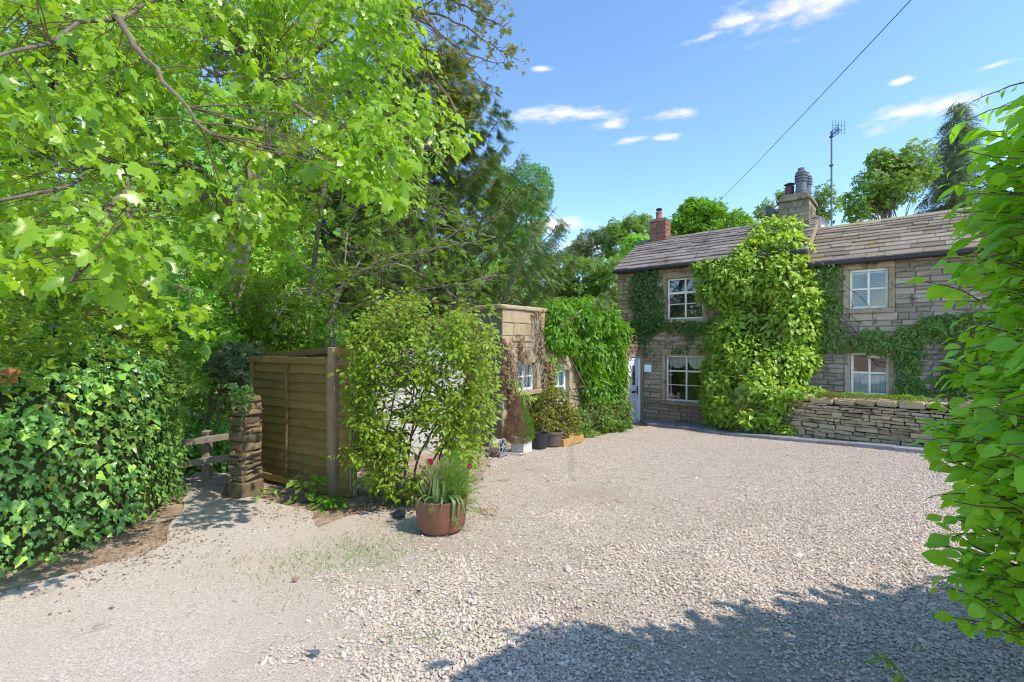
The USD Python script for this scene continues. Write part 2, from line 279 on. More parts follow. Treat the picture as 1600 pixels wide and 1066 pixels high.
gx, gy = np.meshgrid(g1, np.r_[np.arange(-60, -8, 6), np.arange(-8, 30, .5), np.arange(30, 620, 20)], indexing='ij')
nx, ny = gx.shape; pz = gz(gx, gy) + .014 * (fbm(np.stack([gx * .6, gy * .6, 0 * gx], -1), 3, 2) - .5) - .006
i, j = np.meshgrid(np.arange(nx - 1), np.arange(ny - 1), indexing='ij')
solo('ground', (np.stack([gx, gy, pz], -1).reshape(-1, 3), np.stack([i * ny + j, (i + 1) * ny + j, (i + 1) * ny + j + 1, i * ny + j + 1], -1).reshape(-1, 4)), m_soil, 'bare brown earth with leaf litter under the trees and beside the lane', 'ground', kind='structure', smooth=True)
def gp(px, py):
    """ground point under a pixel"""
    a = (py - HZN) / FPX; Y = EYE / (a - .06); return ((px - CXP) / FPX * Y, Y)
LANE = [(-7, -3), (-3.9, 2.2), gp(-60, 950), gp(0, 928), gp(120, 896), gp(205, 872), gp(250, 852), gp(278, 805), (-5.1, 7.8), (-5.9, 9.5), (-4.9, 9.5), (-4.45, 7.6), gp(352, 785), gp(395, 778), gp(480, 796), gp(540, 850), (-.9, 3.4), (0.2, 2.0), (1.5, -1), (1.5, -3)]
YARD = [(-1.9, -2.9), (-1.35, 1.5), gp(420, 930), gp(455, 860), gp(545, 806), gp(640, 794), gp(740, 760), gp(770, 720), (-.1, 9.55), (.9, 10.4), (2.3, 12.2), (3.9, 14.0), (4.2, 15.2), (4.9, 14.6), (6.2, 11.2), (8.0, 8.4), (10.2, 5.9), (10.2, -2.9)]
v, f, P_lane = sheet(LANE, .25, .008, .005, 4, .12); solo('lane', (v, f), m_lane, 'dusty pinkish beige lane sweeping left past the stone pillar', 'lane', kind='structure', smooth=True)
v, f, P_yard = sheet(YARD, .25, .013, .006, 4, .14); solo('gravel_yard', (v, f), m_yard, 'pale limestone gravel courtyard with bare earthy patches', 'yard', kind='structure', smooth=True)

# loose chippings: small chipped stones over the yard, thinning out over the lane
def chip(seed):
    r = np.random.default_rng(seed); m = trimesh.creation.icosphere(0, 1.0) if False else trimesh.creation.icosahedron()
    v = np.asarray(m.vertices) * [1, r.uniform(.6, .85), r.uniform(.42, .6)]; v = v * (1 + r.normal(0, .16, (len(v), 1))); return v, np.asarray(m.faces)
m_chips = [varied(f'chipping_{c}', rp, .85, 30, .5, .3, 120, .004, .25, .6) for c, rp in (('pale', [(0, (0.483, 0.409, 0.337)), (.5, (0.597, 0.512, 0.43)), (1, (0.703, 0.611, 0.518))]), ('warm', [(0, (0.404, 0.311, 0.238)), (.6, (0.527, 0.424, 0.331)), (1, (0.614, 0.503, 0.403))]), ('grey', [(0, (0.243, 0.207, 0.184)), (.6, (0.392, 0.34, 0.3)), (1, (0.514, 0.453, 0.404))]))]
def chippings():
    p = numbered('/World', 'gravel'); pi = UsdGeom.PointInstancer.Define(stage, p); meta(pi.GetPrim(), 'loose pale limestone chippings spread over the courtyard', 'gravel', kind='stuff')
    for k in range(9):
        q = f'{p}/chipping' + (f'_{k:03d}' if k else ''); v, f = chip(40 + k)
        usdkit.mesh(stage, q, (v, f), m_chips[(0, 1, 2, 0, 0, 1, 0, 2, 1)[k]]); pi.GetPrototypesRel().AddTarget(q)
    r = np.random.default_rng(8); N = 780000
    Y = 1.7 * (14.6 / 1.7) ** (r.uniform(0, 1, N) ** .8); X = r.uniform(-1.12, 1.12, N) * Y
    P = np.c_[X, Y]; inside = shapely.contains_xy(P_yard, X, Y); inl = shapely.contains_xy(P_lane, X, Y)
    dist = shapely.distance(shapely.points(P), P_yard.exterior)
    e = fbm(np.c_[P * .9, 0 * X], 5, 21); e2 = fbm(np.c_[P * 3.1, 0 * X], 4, 22)
    worn = np.clip((e - .45) * 6, 0, 1) * .88 * (Y < 10) * np.clip(1.5 - X / 2.2, 0, 1)
    prob = np.where(inside, np.clip(.25 + dist * .9, 0, 1), np.clip(.2 - dist * .35, 0, 1)) * (1 - worn) * np.clip(.55 + e2, 0, 1)
    for (c0, c1, wt) in (((1.2, 6.0), (2.2, .55), .8), ((-.1, 4.2), (1.5, .5), .7), ((2.6, 7.4), (1.8, .45), .75), ((.6, 3.4), (.9, .35), .6), ((1.9, 4.9), (1.3, .4), .5), ((.4, 7.6), (.8, .6), .5)):
        q_ = ((X - c0[0]) / c1[0]) ** 2 + ((Y - c0[1] - .35 * (X - c0[0])) / c1[1]) ** 2; worn = np.maximum(worn, 1.15 * wt * np.clip(1.6 - q_ - (e2 - .5) * 3.0, 0, 1))
    prob = np.where(inside, np.clip(.25 + dist * .9, 0, 1), np.clip(.5 - dist * .8, 0, 1)) * (1 - worn) * np.clip(.45 + e2, 0, 1)
    leftw = np.clip((X + 1.9 + (Y - 3) * .25 + (e2 - .5) * 1.6) / 1.9, .26, 1); prob *= leftw
    # spread evenly over the ground rather than over the picture
    prob *= np.clip((Y / 5.0) ** 1.0, .2, 1)
    keep = (r.uniform(0, 1, N) < prob) & (X < 7.2 + (10 - Y) * .9)
    X, Y = X[keep], Y[keep]; n = len(X); left = leftw[keep] < .4
    s = np.where(left, .58, 1.0) * np.exp(r.normal(math.log(.0080), .32, n)) * np.where(r.uniform(0, 1, n) < .03, 1.5, 1)
    z = gz(X, Y) + .012 + .006 * (fbm(np.c_[X * 2.2, Y * 2.2, 0 * X], 4, 4) - .5) * 2 + s * .12 + r.uniform(0, .010, n)
    z = np.where(shapely.contains_xy(P_yard, X, Y), z, z - .006)
    a, tx, ty = r.uniform(0, 2 * np.pi, n), r.normal(0, .3, n), r.normal(0, .3, n)
    def qm(a, b): return np.stack([a[:, 0] * b[:, 0] - a[:, 1] * b[:, 1] - a[:, 2] * b[:, 2] - a[:, 3] * b[:, 3], a[:, 0] * b[:, 1] + a[:, 1] * b[:, 0] + a[:, 2] * b[:, 3] - a[:, 3] * b[:, 2], a[:, 0] * b[:, 2] - a[:, 1] * b[:, 3] + a[:, 2] * b[:, 0] + a[:, 3] * b[:, 1], a[:, 0] * b[:, 3] + a[:, 1] * b[:, 2] - a[:, 2] * b[:, 1] + a[:, 3] * b[:, 0]], 1)
    o = np.zeros(n); q = qm(qm(np.stack([np.cos(tx / 2), np.sin(tx / 2), o, o], 1), np.stack([np.cos(ty / 2), o, np.sin(ty / 2), o], 1)), np.stack([np.cos(a / 2), o, o, np.sin(a / 2)], 1))
    pi.CreatePositionsAttr(Vt.Vec3fArray.FromNumpy(np.c_[X, Y, z].astype(np.float32))); pi.CreateScalesAttr(Vt.Vec3fArray.FromNumpy(np.repeat(s[:, None], 3, 1).astype(np.float32)))
    pi.CreateOrientationsAttr(Vt.QuathArray([Gf.Quath(float(b[0]), float(b[1]), float(b[2]), float(b[3])) for b in q])); pi.CreateProtoIndicesAttr(Vt.IntArray.FromNumpy(r.integers(0, 9, n).astype(np.int32)))
    return n
print('chippings', chippings())

# ------------------------------------------------------------------ masonry
def stone_piece(fr, t0, t1, z0, z1, proud, r, depth=.05, b=.012, wob=.006):
    c = np.array([[t0, z0], [t1, z0], [t1, z1], [t0, z1]], float) + r.normal(0, wob, (4, 2)); k = min(b, (t1 - t0) * .3, (z1 - z0) * .3)
    m = c.mean(0); inner = c + np.sign(m - c) * k; pw = -proud + r.normal(0, proud * .25 + .002, 4)
    L = np.vstack([np.c_[c[:, 0], np.full(4, depth), c[:, 1]], np.c_[c[:, 0], pw * .45, c[:, 1]], np.c_[inner[:, 0], pw, inner[:, 1]]])
    f = [[8, 9, 10], [8, 10, 11]]
    for i in range(4):
        j = (i + 1) % 4; f += [[i, j, 4 + j], [i, 4 + j, 4 + i], [4 + i, 4 + j, 8 + j], [4 + i, 8 + j, 8 + i]]
    return fr.pts(L), np.array(f)
def courses(z0, z1, cuts, h, r):
    e = sorted({z0, z1, *[c for c in cuts if z0 < c < z1]}); out = []
    for a, b in zip(e[:-1], e[1:]):
        z = a
        while z < b - 1e-4:
            d = r.uniform(*h)
            if b - z < d * 1.5: d = b - z if b - z < h[1] * 1.15 else (b - z) / 2
            out.append((z, min(z + d, b))); z += d
    return out
def masonry(fr, t0, t1, z0, z1, holes, r, h=(.09, .17), w=(.18, .5), proud=.02, gap=.008, top=None, quoin=None, **kw):
    ms = []
    for a, b in courses(z0, z1, [c for q in holes for c in q[2:]], h, r):
        free = [(t0, t1)]
        for q in holes:
            if q[2] < b - 1e-3 and q[3] > a + 1e-3:
                free = [s for x, y in free for s in ((x, min(y, q[0])), (max(x, q[1]), y)) if s[1] - s[0] > .02]
        for x, y in free:
            t = x
            while t < y - 1e-4:
                d = r.uniform(*w) * (.7 + (b - a) / h[1] * .4)
                if y - t < d * 1.45: d = y - t
                za, zb = a, b
                if top is not None:
                    zb = min(b, top(t + d / 2))
                    if zb - za < .03: t += d; continue
                if (b - a) > h[1] * .8 and d < .34 and r.uniform() < .18:                   # two thin stones in a tall course
                    zm = (za + zb) / 2 + r.normal(0, .008); ms.append(stone_piece(fr, t + gap / 2, t + d - gap / 2, za + gap / 2, zm - gap / 2, proud * r.uniform(.5, 1.4), r, **kw)); za = zm
                ms.append(stone_piece(fr, t + gap / 2, t + d - gap / 2, za + gap / 2, zb - gap / 2, proud * r.uniform(.45, 1.5), r, **kw)); t += d
    return ms
def core_wall(fr, t0, t1, z0, z1, holes, w0, w1):
    P = sbox(t0, z0, t1, z1)
    for q in holes: P = P.difference(sbox(*np.array(q)[[0, 2, 1, 3]]))
    m = trimesh.util.concatenate([trimesh.creation.extrude_polygon(g, w1 - w0, engine='earcut') for g in getattr(P, 'geoms', [P])])
    v = np.asarray(m.vertices); return fr.pts(np.c_[v[:, 0], w0 + v[:, 2], v[:, 1]]), np.asarray(m.faces)[:, ::-1]
def FB(fr, *a, b=None): return fr.mesh(bev(*a, b=b) if b else bx(*a))
def window(parent, fr, t0, t1, z0, z1, w, cols, bars, mat, fw=.055, mull=.05, bar=.022, name='window', sill=True, label=None):
    """frame with a mullion between the lights; bars: heights (fractions) of the glazing bars, given per column"""
    fm = [bev(t0, t1, w - .03, w + .04, z0, z0 + fw, .006), bev(t0, t1, w - .03, w + .04, z1 - fw, z1, .006), bev(t0, t0 + fw, w - .028, w + .04, z0 + fw, z1 - fw, .006), bev(t1 - fw, t1, w - .028, w + .04, z0 + fw, z1 - fw, .006)]
    xs = np.linspace(t0 + fw, t1 - fw, cols + 1)
    p = part(parent, name, fr.mesh(join(fm)), mat, label)
    for x in xs[1:-1]: part(p, 'mullion', FB(fr, x - mull / 2, x + mull / 2, w - .025, w + .035, z0 + fw, z1 - fw, b=.005), mat)
    for c in range(cols):
        a, b = xs[c] + (mull / 2 if c else 0), xs[c + 1] - (mull / 2 if c < cols - 1 else 0); H = z1 - z0 - 2 * fw; lo = z0 + fw
        cuts = [0] + [x if np.ndim(x) == 0 else x[0] for x in bars] + [1]; ww = [bar if np.ndim(x) == 0 else x[1] for x in bars]
        for k, x in enumerate(cuts[1:-1]): part(p, 'glazing_bar', FB(fr, a, b, w - .02, w + .03, lo + H * x - ww[k] / 2, lo + H * x + ww[k] / 2, b=.004), mat)
        for k in range(len(cuts) - 1):
            za, zb = lo + H * cuts[k], lo + H * cuts[k + 1]
            tilt = R.normal(0, .0025, 4); q = fr.pts([[a, w + .005 + tilt[0], za], [b, w + .005 + tilt[1], za], [b, w + .005 + tilt[2], zb], [a, w + .005 + tilt[3], zb]])
            part(p, 'pane', (q, np.array([[0, 1, 2], [0, 2, 3]])), m_glass)
    return p

# ------------------------------------------------------------------ the two cottages
HF = Frame((3.51, 16.0), (.766, -.643)); GH = -1.02
rs = np.random.default_rng(31)
def win_rect(fr, xa, ya, xb, yb, w=0.0):
    ta, z1 = fr.hit(xa, ya, w); tb, z0 = fr.hit(xb, yb, w); return ta, tb, z0, z1
TM = 5.42                                              # the party wall between the cottages
EAVE_L, EAVE_R, RISE, RW = 4.05, 3.69, 1.12, 1.75
WUL = (*HF.hit(1042, 433)[:1], HF.t_at(1099), 2.30, 3.55); WLL = (HF.t_at(1040), HF.t_at(1104), -.20, 1.20)
WUR = (HF.t_at(1327), HF.t_at(1388), 2.40, 3.36); WLR = (HF.t_at(1329), HF.t_at(1389), .30, 1.32)
def surround(p, fr, q, mat, r, lintel=.2, jamb=.13, sill=.12):
    t0, t1, z0, z1 = q; o = .025
    part(p, 'lintel', FB(fr, t0 - jamb, t1 + jamb, -o - .004, .12, z1, z1 + lintel, b=.012), mat)
    part(p, 'window_sill', FB(fr, t0 - jamb, t1 + jamb, -o - .055, .12, z0 - sill, z0, b=.014), mat)
    for a, b in ((t0 - jamb, t0), (t1, t1 + jamb)): part(p, 'jamb', FB(fr, a, b, -o, .12, z0 + .002, z1 - .002, b=.012), mat)
def hole(q, jamb=.13, lintel=.2, sill=.12): return (q[0] - jamb, q[1] + jamb, q[2] - sill, q[3] + lintel)
def slates(p, fr, t0, t1, z_eave, rise, w_ridge, mat, r, over=.2):
    run = w_ridge + over; L = math.hypot(run, rise * run / w_ridge); sl = rise / w_ridge; n = np.array([0, -sl, 1.0]); n /= np.linalg.norm(n); d = np.array([0, 1, sl]) / math.hypot(1, sl)
    s, k, ms = 0.0, 0, []
    sizes = np.linspace(.30, .16, 11); sizes *= L / sizes.sum()
    for gauge in sizes:
        t = t0 + r.uniform(-.2, 0)
        while t < t1:
            wd = r.uniform(.32, .68) * (.6 + gauge * 1.6); a, b = max(t, t0), min(t + wd, t1); t += wd
            if b - a < .06: continue
            th = r.uniform(.028, .046); s1 = s + gauge + .10; e = r.normal(0, .010, 2); lift = .012 + r.uniform(0, .012)
            o = np.array([0, -over, z_eave - sl * over]); v = []
            for zz in (0, 1):
                for tt, ss in ((a + .004, s - .02 + e[0]), (b - .004, s - .02 + e[1]), (b - .004, s1), (a + .004, s1)):
                    up = (lift + .022 if ss < s + .05 else 0.0) + zz * th
                    v.append(o + [tt, 0, 0] + d * ss + n * up)
            ms.append((fr.pts(np.array(v)), arr((np.zeros((8, 3)), BOXF))[1]))
        s += gauge; k += 1
    pieces(p, 'slate', 'slates', ms, [mat])
    return ms
def sag(t, a, b, amt): return -amt * math.sin(math.pi * np.clip((t - a) / (b - a), 0, 1))

def cottage(name, label, t0, t1, eave, wins, mat, slate_mat, r, gable_left):
    p = thing(name, label, 'house', HF(t0, 0, GH))
    holes = [hole(q) for q in wins]
    part(p, 'wall', join([core_wall(HF, t0, t1, GH, eave, [(q[0] - .02, q[1] + .02, q[2] - .02, q[3] + .02) for q in wins], .012, .38)] +
         [FB(HF, t0, t0 + .35, .38, 3.5, GH, eave), FB(HF, t1 - .35, t1, .38, 3.5, GH, eave), FB(HF, t0 + .35, t1 - .35, 3.15, 3.5, GH, eave), FB(HF, t0 + .35, t1 - .35, .38, 3.15, 1.75, 1.9)] +
         [(HF.pts([[a, .02, eave], [a, 3.48, eave], [a, RW, eave + RISE], [b, .02, eave], [b, 3.48, eave], [b, RW, eave + RISE]]), np.array([[0, 2, 1], [3, 4, 5], [0, 1, 4], [0, 4, 3], [0, 3, 5], [0, 5, 2], [1, 2, 5], [1, 5, 4]])) for a, b in ((t0 + .01, t0 + .3), (t1 - .3, t1 - .01))]), m_mortar)
    ms = masonry(HF, t0, t1, GH, eave - .02, holes, r, (.085, .165), (.16, .46), .022, .012, depth=.03)
    ms += masonry(Frame(HF(t0, 3.5, 0)[:2], -HF.w[:2]), 0, 3.5, GH, eave - .02, [], r, (.1, .18), (.2, .5), .02, .012) if gable_left else []
    pieces(p, 'stone', 'stonework', ms, [mat])
    for q in wins: surround(p, HF, q, m_sand, r)
    ro = part(p, 'roof', join([(HF.pts([[t0, -.16, eave - .03 + (-.16) * RISE / RW], [t1, -.16, eave - .03 - .16 * RISE / RW], [t1, RW, eave + RISE - .005], [t0, RW, eave + RISE - .005], [t1, 3.7, eave - .1], [t0, 3.7, eave - .1]]), np.array([[0, 1, 2], [0, 2, 3], [3, 2, 4], [3, 4, 5]]))]), m_slate)
    slates(ro, HF, t0 - (.07 if gable_left else 0), t1, eave, RISE, RW, slate_mat, r)
    t = t0 - .05
    while t < t1 - .05:
        b = min(t + r.uniform(.42, .6), t1); q = HF.pts([[t, RW - .14, eave + RISE - .045], [b - .01, RW - .14, eave + RISE - .045], [b - .01, RW, eave + RISE + .07], [t, RW, eave + RISE + .07], [t, RW + .14, eave + RISE - .045], [b - .01, RW + .14, eave + RISE - .045], [t, RW, eave + RISE - .05], [b - .01, RW, eave + RISE - .05]])
        q[:, 2] += r.normal(0, .008); part(ro, 'ridge_tile', (q, np.array([[0, 1, 2], [0, 2, 3], [3, 2, 5], [3, 5, 4], [0, 3, 6], [3, 4, 6], [1, 7, 2], [2, 7, 5], [0, 6, 7], [0, 7, 1], [6, 4, 5], [6, 5, 7]])), slate_mat if gable_left else m_ridge_moss); t = b
    gut = part(p, 'gutter', join([HF.mesh(tube(np.array([[a, -.24, eave - .155] for a in np.linspace(t0 - .06, t1, 9)]), .055, 10)), FB(HF, t0, t1, -.14, -.02, eave - .2, eave - .08)]), m_black)
    for a in np.arange(t0 + .3, t1, .9): part(gut, 'bracket', FB(HF, a, a + .02, -.305, -.02, eave - .225, eave - .21), m_black)
    return p, ro
p_left, roof_left = cottage('cottage', 'left stone cottage with brick chimney, white door beside it and ivy round its windows', 0.0, TM, EAVE_L, [WUL, WLL], m_stone, m_slate, rs, True)
p_right, roof_right = cottage('cottage', 'right stone cottage with lower mossy roof behind the dry stone wall', TM + .004, 13.0, EAVE_R, [WUR, WLR], m_stone_dark, m_slate_moss, rs, False)
w = window(p_left, HF, *WUL, .10, 2, [.36, (.66, .07)], m_frame)
w = window(p_left, HF, *WLL, .10, 2, [.34, (.67, .05)], m_frame)
# swagged white blind in the lower window, slatted blind upstairs, frosted net below
tt = np.linspace(WLL[0] + .02, WLL[1] - .02, 25); ph = (tt - tt[0]) / (tt[-1] - tt[0]) * 2; low = WLL[3] - .13 - .27 * np.sqrt(np.maximum(0, 1 - (2 * (ph % 1) - 1) ** 2)) * (1 - .0 * ph)
q = HF.pts(np.vstack([np.c_[tt, .17 + .015 * np.sin(ph * 30), np.full(25, WLL[3])], np.c_[tt, .17 + .02 * np.sin(ph * 30), low]])); k = np.arange(24)
part(p_left, 'swag_blind', (q, np.vstack([np.c_[k, k + 1, k + 26], np.c_[k, k + 26, k + 25]])), m_cloth)
part(p_left, 'window_board', FB(HF, WLL[0], WLL[1], .2, .36, WLL[2] + .02, WLL[2] + .05), m_cloth)
part(p_left, 'jug', HF.mesh(lathe([(.0, 0), (.05, 0), (.07, .08), (.04, .16), (.05, .2)], (WLL[0] + .3, .28, WLL[2] + .05), 14)), m_cloth)
w = window(p_right, HF, *WUR, .10, 2, [.5], m_frame, bar=.04)
bl = part(p_right, 'slatted_blind', FB(HF, WUR[0] + .05, WUR[1] - .05, .17, .19, WUR[3] - .1, WUR[3] - .04), m_cloth)
m_slat = plain('blind_slat', (.42, .44, .36), .6)
for z in np.arange(WUR[2] + .08, WUR[3] - .1, .06): part(bl, 'slat', (HF.pts([[WUR[0] + .05, .165, z], [WUR[1] - .05, .165, z], [WUR[1] - .05, .195, z + .016], [WUR[0] + .05, .195, z + .016]]), np.array([[0, 1, 2], [0, 2, 3]])), m_slat)
w = window(p_right, HF, *WLR, .10, 2, [(.53, .05)], m_frame)
tt = np.linspace(WLR[0] + .03, WLR[1] - .03, 40); q = HF.pts(np.vstack([np.c_[tt, .18 + .012 * np.sin(tt * 60), np.full(40, WLR[2])], np.c_[tt, .18 + .012 * np.sin(tt * 60 + .6), np.full(40, WLR[2] + .5)]])); k = np.arange(39)
part(p_right, 'net_curtain', (q, np.vstack([np.c_[k, k + 1, k + 41], np.c_[k, k + 41, k + 40]])), m_frost)
# chimneys
def chimney(ro, t0, t1, w0, w1, z0, z1, mat, r, bh, bw, cap, label):
    c = part(ro.rsplit('/', 1)[0], 'chimney', FB(HF, t0 + .012, t1 - .012, w0 + .012, w1 - .012, z0, z1), m_mortar, label)
    ms = masonry(Frame(HF(t0, w0, 0)[:2], HF.u[:2]), 0, t1 - t0, z0, z1, [], r, bh, bw, .006, .008, b=.004, wob=.0015) + masonry(Frame(HF(t1, w0, 0)[:2], HF.w[:2]), 0, w1 - w0, z0, z1, [], r, bh, bw, .006, .008, b=.004, wob=.0015)
    ms += masonry(Frame(HF(t1, w1, 0)[:2], -HF.u[:2]), 0, t1 - t0, z0, z1, [], r, bh, bw, .006, .008, b=.004, wob=.0015) + masonry(Frame(HF(t0, w1, 0)[:2], -HF.w[:2]), 0, w1 - w0, z0, z1, [], r, bh, bw, .006, .008, b=.004, wob=.0015)
    pieces(c, 'brick' if mat is m_brick else 'stone', 'rear_masonry', ms, [mat], 120)
    for k, (e, h) in enumerate(cap): part(c, 'capping_stone', FB(HF, t0 - e, t1 + e, w0 - e, w1 + e, z1 + sum(x[1] for x in cap[:k]) + .001, z1 + sum(x[1] for x in cap[:k + 1]), b=.015), m_soot)
    return c, z1 + sum(x[1] for x in cap)
c1, z = chimney(roof_left, .42, .98, RW - .2, RW + .22, 4.85, 5.80, m_brick, rs, (.068, .072), (.2, .225), [(.03, .05), (.005, .05)], 'red brick chimney stack')
pc = HF(.66, RW, z); pot = part(c1, 'chimney_pot', lathe([(.12, 0), (.105, .06), (.10, .2), (.115, .21), (.115, .25), (.0, .25)], pc, 18), m_terra, smooth=40)
part(c1, 'cowl', join([lathe([(.0, .32), (.10, .33), (.115, .35), (.08, .385), (0, .39)], pc, 18), lathe([(.075, .25), (.085, .25), (.085, .275), (.075, .275)], pc, 14)] + [tube([pc + [.075 * math.cos(a), .075 * math.sin(a), .25], pc + [.085 * math.cos(a), .085 * math.sin(a), .34]], .008, 5) for a in np.arange(6) * np.pi / 3]), m_black)
c2, z = chimney(roof_left, 4.50, 5.26, RW - .55, RW + .55, 4.3, 5.58, m_soot, rs, (.10, .15), (.2, .36), [(.0, .04), (.06, .09), (-.02, .08), (-.06, .05)], 'square stone chimney stack')
pc = HF(4.70, RW - .1, z - .02); pt = part(c2, 'chimney_pot', lathe([(.125, 0), (.12, .3), (.125, .30), (.125, .34), (0, .34)], pc, 18), plain('dull_red_pot', (.13, .055, .06), .7), smooth=40)
part(c2, 'cowl', join([lathe([(.0, .40), (.14, .40), (.15, .415), (.06, .46), (0, .465)], pc, 18)] + [tube([pc + [.1 * math.cos(a), .1 * math.sin(a), .33], pc + [.1 * math.cos(a), .1 * math.sin(a), .41]], .006, 5) for a in np.arange(4) * np.pi / 2]), m_black)
for tt_, ww_, s in ((5.02, RW - .25, 1.0), (5.08, RW + .15, .96)):
    pc = HF(tt_, ww_, z - .02); pr = [(.15, 0), (.145, .10), (.155, .11), (.155, .13), (.14, .14), (.135, .36)]
    for zz in (.38, .46, .54): pr += [(.135, zz), (.165, zz + .012), (.165, zz + .05), (.125, zz + .052), (.125, zz + .075)]
    pr += [(.15, .64), (.10, .70), (.085, .70), (.085, .78), (0, .78)]
    part(c2, 'chimney_pot', lathe(np.array(pr) * [1, s], pc, 20), m_lead, 'tall louvred grey chimney pot', smooth=35)

# house sign
q = HF.hit(1013, 576); p = thing('wall_plaque', 'white square plaque on the stone between door and lower window', 'sign', HF(q[0], -.02, q[1]))
part(p, 'board', FB(HF, q[0] - .12, q[0] + .12, -.05, -.024, q[1] - .13, q[1] + .13, b=.006), m_white); part(p, 'rail', FB(HF, q[0] - .12, q[0] + .12, -.062, -.051, q[1] - .13, q[1] - .11, b=.002), m_lead)

# ------------------------------------------------------------------ outbuilding
OF = Frame((-.20, 9.90), (.623, .782)); GO = -.72
ro_ = np.random.default_rng(77); W1 = (.50, 1.20, *sorted((OF.hit(808, 612)[1], OF.hit(808, 568)[1]))); W2 = (1.95, 2.57, EYE - 1.42, EYE - .60); W3 = (4.55, 5.75, EYE - 1.75, EYE - .25); DR = (5.98, 6.88, EYE - 2.47, EYE - .38)
OUT_L, TOPL = 7.2, 2.36
p_out = thing('outbuilding', 'low sandstone outbuilding with two small white windows and parapet', 'outbuilding', OF(0, 0, GO))
LOW = (5.35, 9.0, 1.45, 3.0)
hs = [LOW] + [hole(q, .14, .2, .12) for q in (W1, W2, W3)] + [(DR[0] - .08, DR[1] + .1, GO - .6, DR[3] + .2)]
part(p_out, 'wall', join([core_wall(OF, 0.012, OUT_L, GO - .5, TOPL - .02, [(q[0] - .02, q[1] + .02, q[2] - .02, q[3] + .02) for q in (W1, W2, W3, DR)] + [LOW], .012, .40), FB(OF, .012, .4, .40, 3.0, GO - .3, 2.1), FB(OF, .4, OUT_L, 2.7, 3.0, GO - .5, 1.5), FB(OF, .4, OUT_L, .40, 2.7, 1.4, 1.5)]), m_mortar)
fr_end = Frame(OF(0, 3.0, 0)[:2], -OF.w[:2])
pieces(p_out, 'stone', 'stonework', masonry(OF, 0, OUT_L, GO - .5, TOPL - .10, hs, ro_, (.13, .27), (.26, .62), .012, .010, depth=.03), [m_sand], 300)
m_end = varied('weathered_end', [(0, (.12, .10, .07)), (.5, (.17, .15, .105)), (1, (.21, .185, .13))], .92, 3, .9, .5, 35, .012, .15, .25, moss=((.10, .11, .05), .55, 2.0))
pieces(p_out, 'end_stone', 'end_stonework', masonry(fr_end, 0, 3.0, GO - .3, 2.1, [], ro_, (.24, .34), (.4, .9), .008, .008, depth=.03) + masonry(fr_end, 2.3, 3.0, 2.1, TOPL - .1, [], ro_, (.14, .16), (.3, .4), .008, .008), [m_end], 40)
part(p_out, 'parapet', FB(OF, .012, 5.34, .3, .69, 2.1, TOPL - .1), m_mortar)
for k, a in enumerate(np.arange(-.08, 5.2, .78)): part(p_out, 'coping_stone', FB(OF, a, min(a + .77, 5.38), -.06, .72, TOPL - .098 + ro_.normal(0, .006), TOPL - .01 + ro_.normal(0, .008), b=.02), m_sand)
v = bev(-.08, .42, 0, 2.4, 0, .09, .02); vv = v[0].copy(); vv[:, 2] += TOPL - .105 - np.clip(vv[:, 1] / 2.4, 0, 1) ** .75 * .55; vv[:, 1] += .722; part(p_out, 'coping_stone', OF.mesh((vv, v[1])), m_sand)
for q in (W1, W2, W3): surround(p_out, OF, q, m_sand, ro_, .2, .14, .10)
part(p_out, 'string_course', FB(OF, .3, 1.5, -.035, .05, W1[3] + .46, W1[3] + .52, b=.01), m_sand)
window(p_out, OF, *W1, .13, 2, [.5], m_white, .05, .03, .03); window(p_out, OF, *W2, .13, 2, [(.52, .05)], m_white, .05, .03, .02); window(p_out, OF, *W3, .08, 3, [.5], m_white, .06, .05, .025)
for q in (W1, W2): part(p_out, 'roller_blind', FB(OF, q[0] + .02, q[1] - .02, .19, .20, q[2] + .02, q[3]), m_frost)
for a in (5.40, 6.02, 6.64): part(p_out, 'low_coping_stone', FB(OF, a, a + .61, -.05, .45, 1.452, 1.53, b=.018), m_sand)
# the white door
m_door = plain('door_paint', (.66, .67, .70), .4, .08)
d = part(p_out, 'door', FB(OF, DR[0] + .07, DR[1] - .07, .06, .105, DR[2] + .03, DR[3] - .06, b=.004), m_door)
for a, b, z0, z1 in ((DR[0] + .17, DR[1] - .17, DR[2] + .18, DR[2] + .80),): part(d, 'door_panel', join([FB(OF, a, b, .05, .062, z0, z0 + .03), FB(OF, a, b, .05, .062, z1 - .03, z1), FB(OF, a, a + .03, .05, .062, z0, z1), FB(OF, b - .03, b, .05, .062, z0, z1)]), m_white)
part(d, 'door_glass', FB(OF, DR[0] + .36, DR[1] - .36, .052, .062, DR[2] + 1.25, DR[3] - .25), plain('dark_glass', (.03, .035, .04), .1)); part(d, 'letterbox', FB(OF, DR[0] + .31, DR[1] - .31, .045, .062, DR[2] + 1.0, DR[2] + 1.06, b=.004), m_iron); part(d, 'handle', join([FB(OF, DR[0] + .70, DR[0] + .74, .03, .062, DR[2] + .95, DR[2] + 1.2, b=.006), FB(OF, DR[0] + .60, DR[0] + .73, .012, .032, DR[2] + 1.1, DR[2] + 1.125, b=.005)]), m_iron)
part(p_out, 'door_frame', join([FB(OF, DR[0], DR[0] + .065, .04, .14, DR[2], DR[3]), FB(OF, DR[1] - .065, DR[1], .04, .14, DR[2], DR[3]), FB(OF, DR[0] + .065, DR[1] - .065, .04, .14, DR[3] - .055, DR[3])]), m_white)
part(p_out, 'doorstep', FB(OF, DR[0] - .05, DR[1] + .05, -.25, .3, DR[2] - .2, DR[2], b=.015), m_flag)

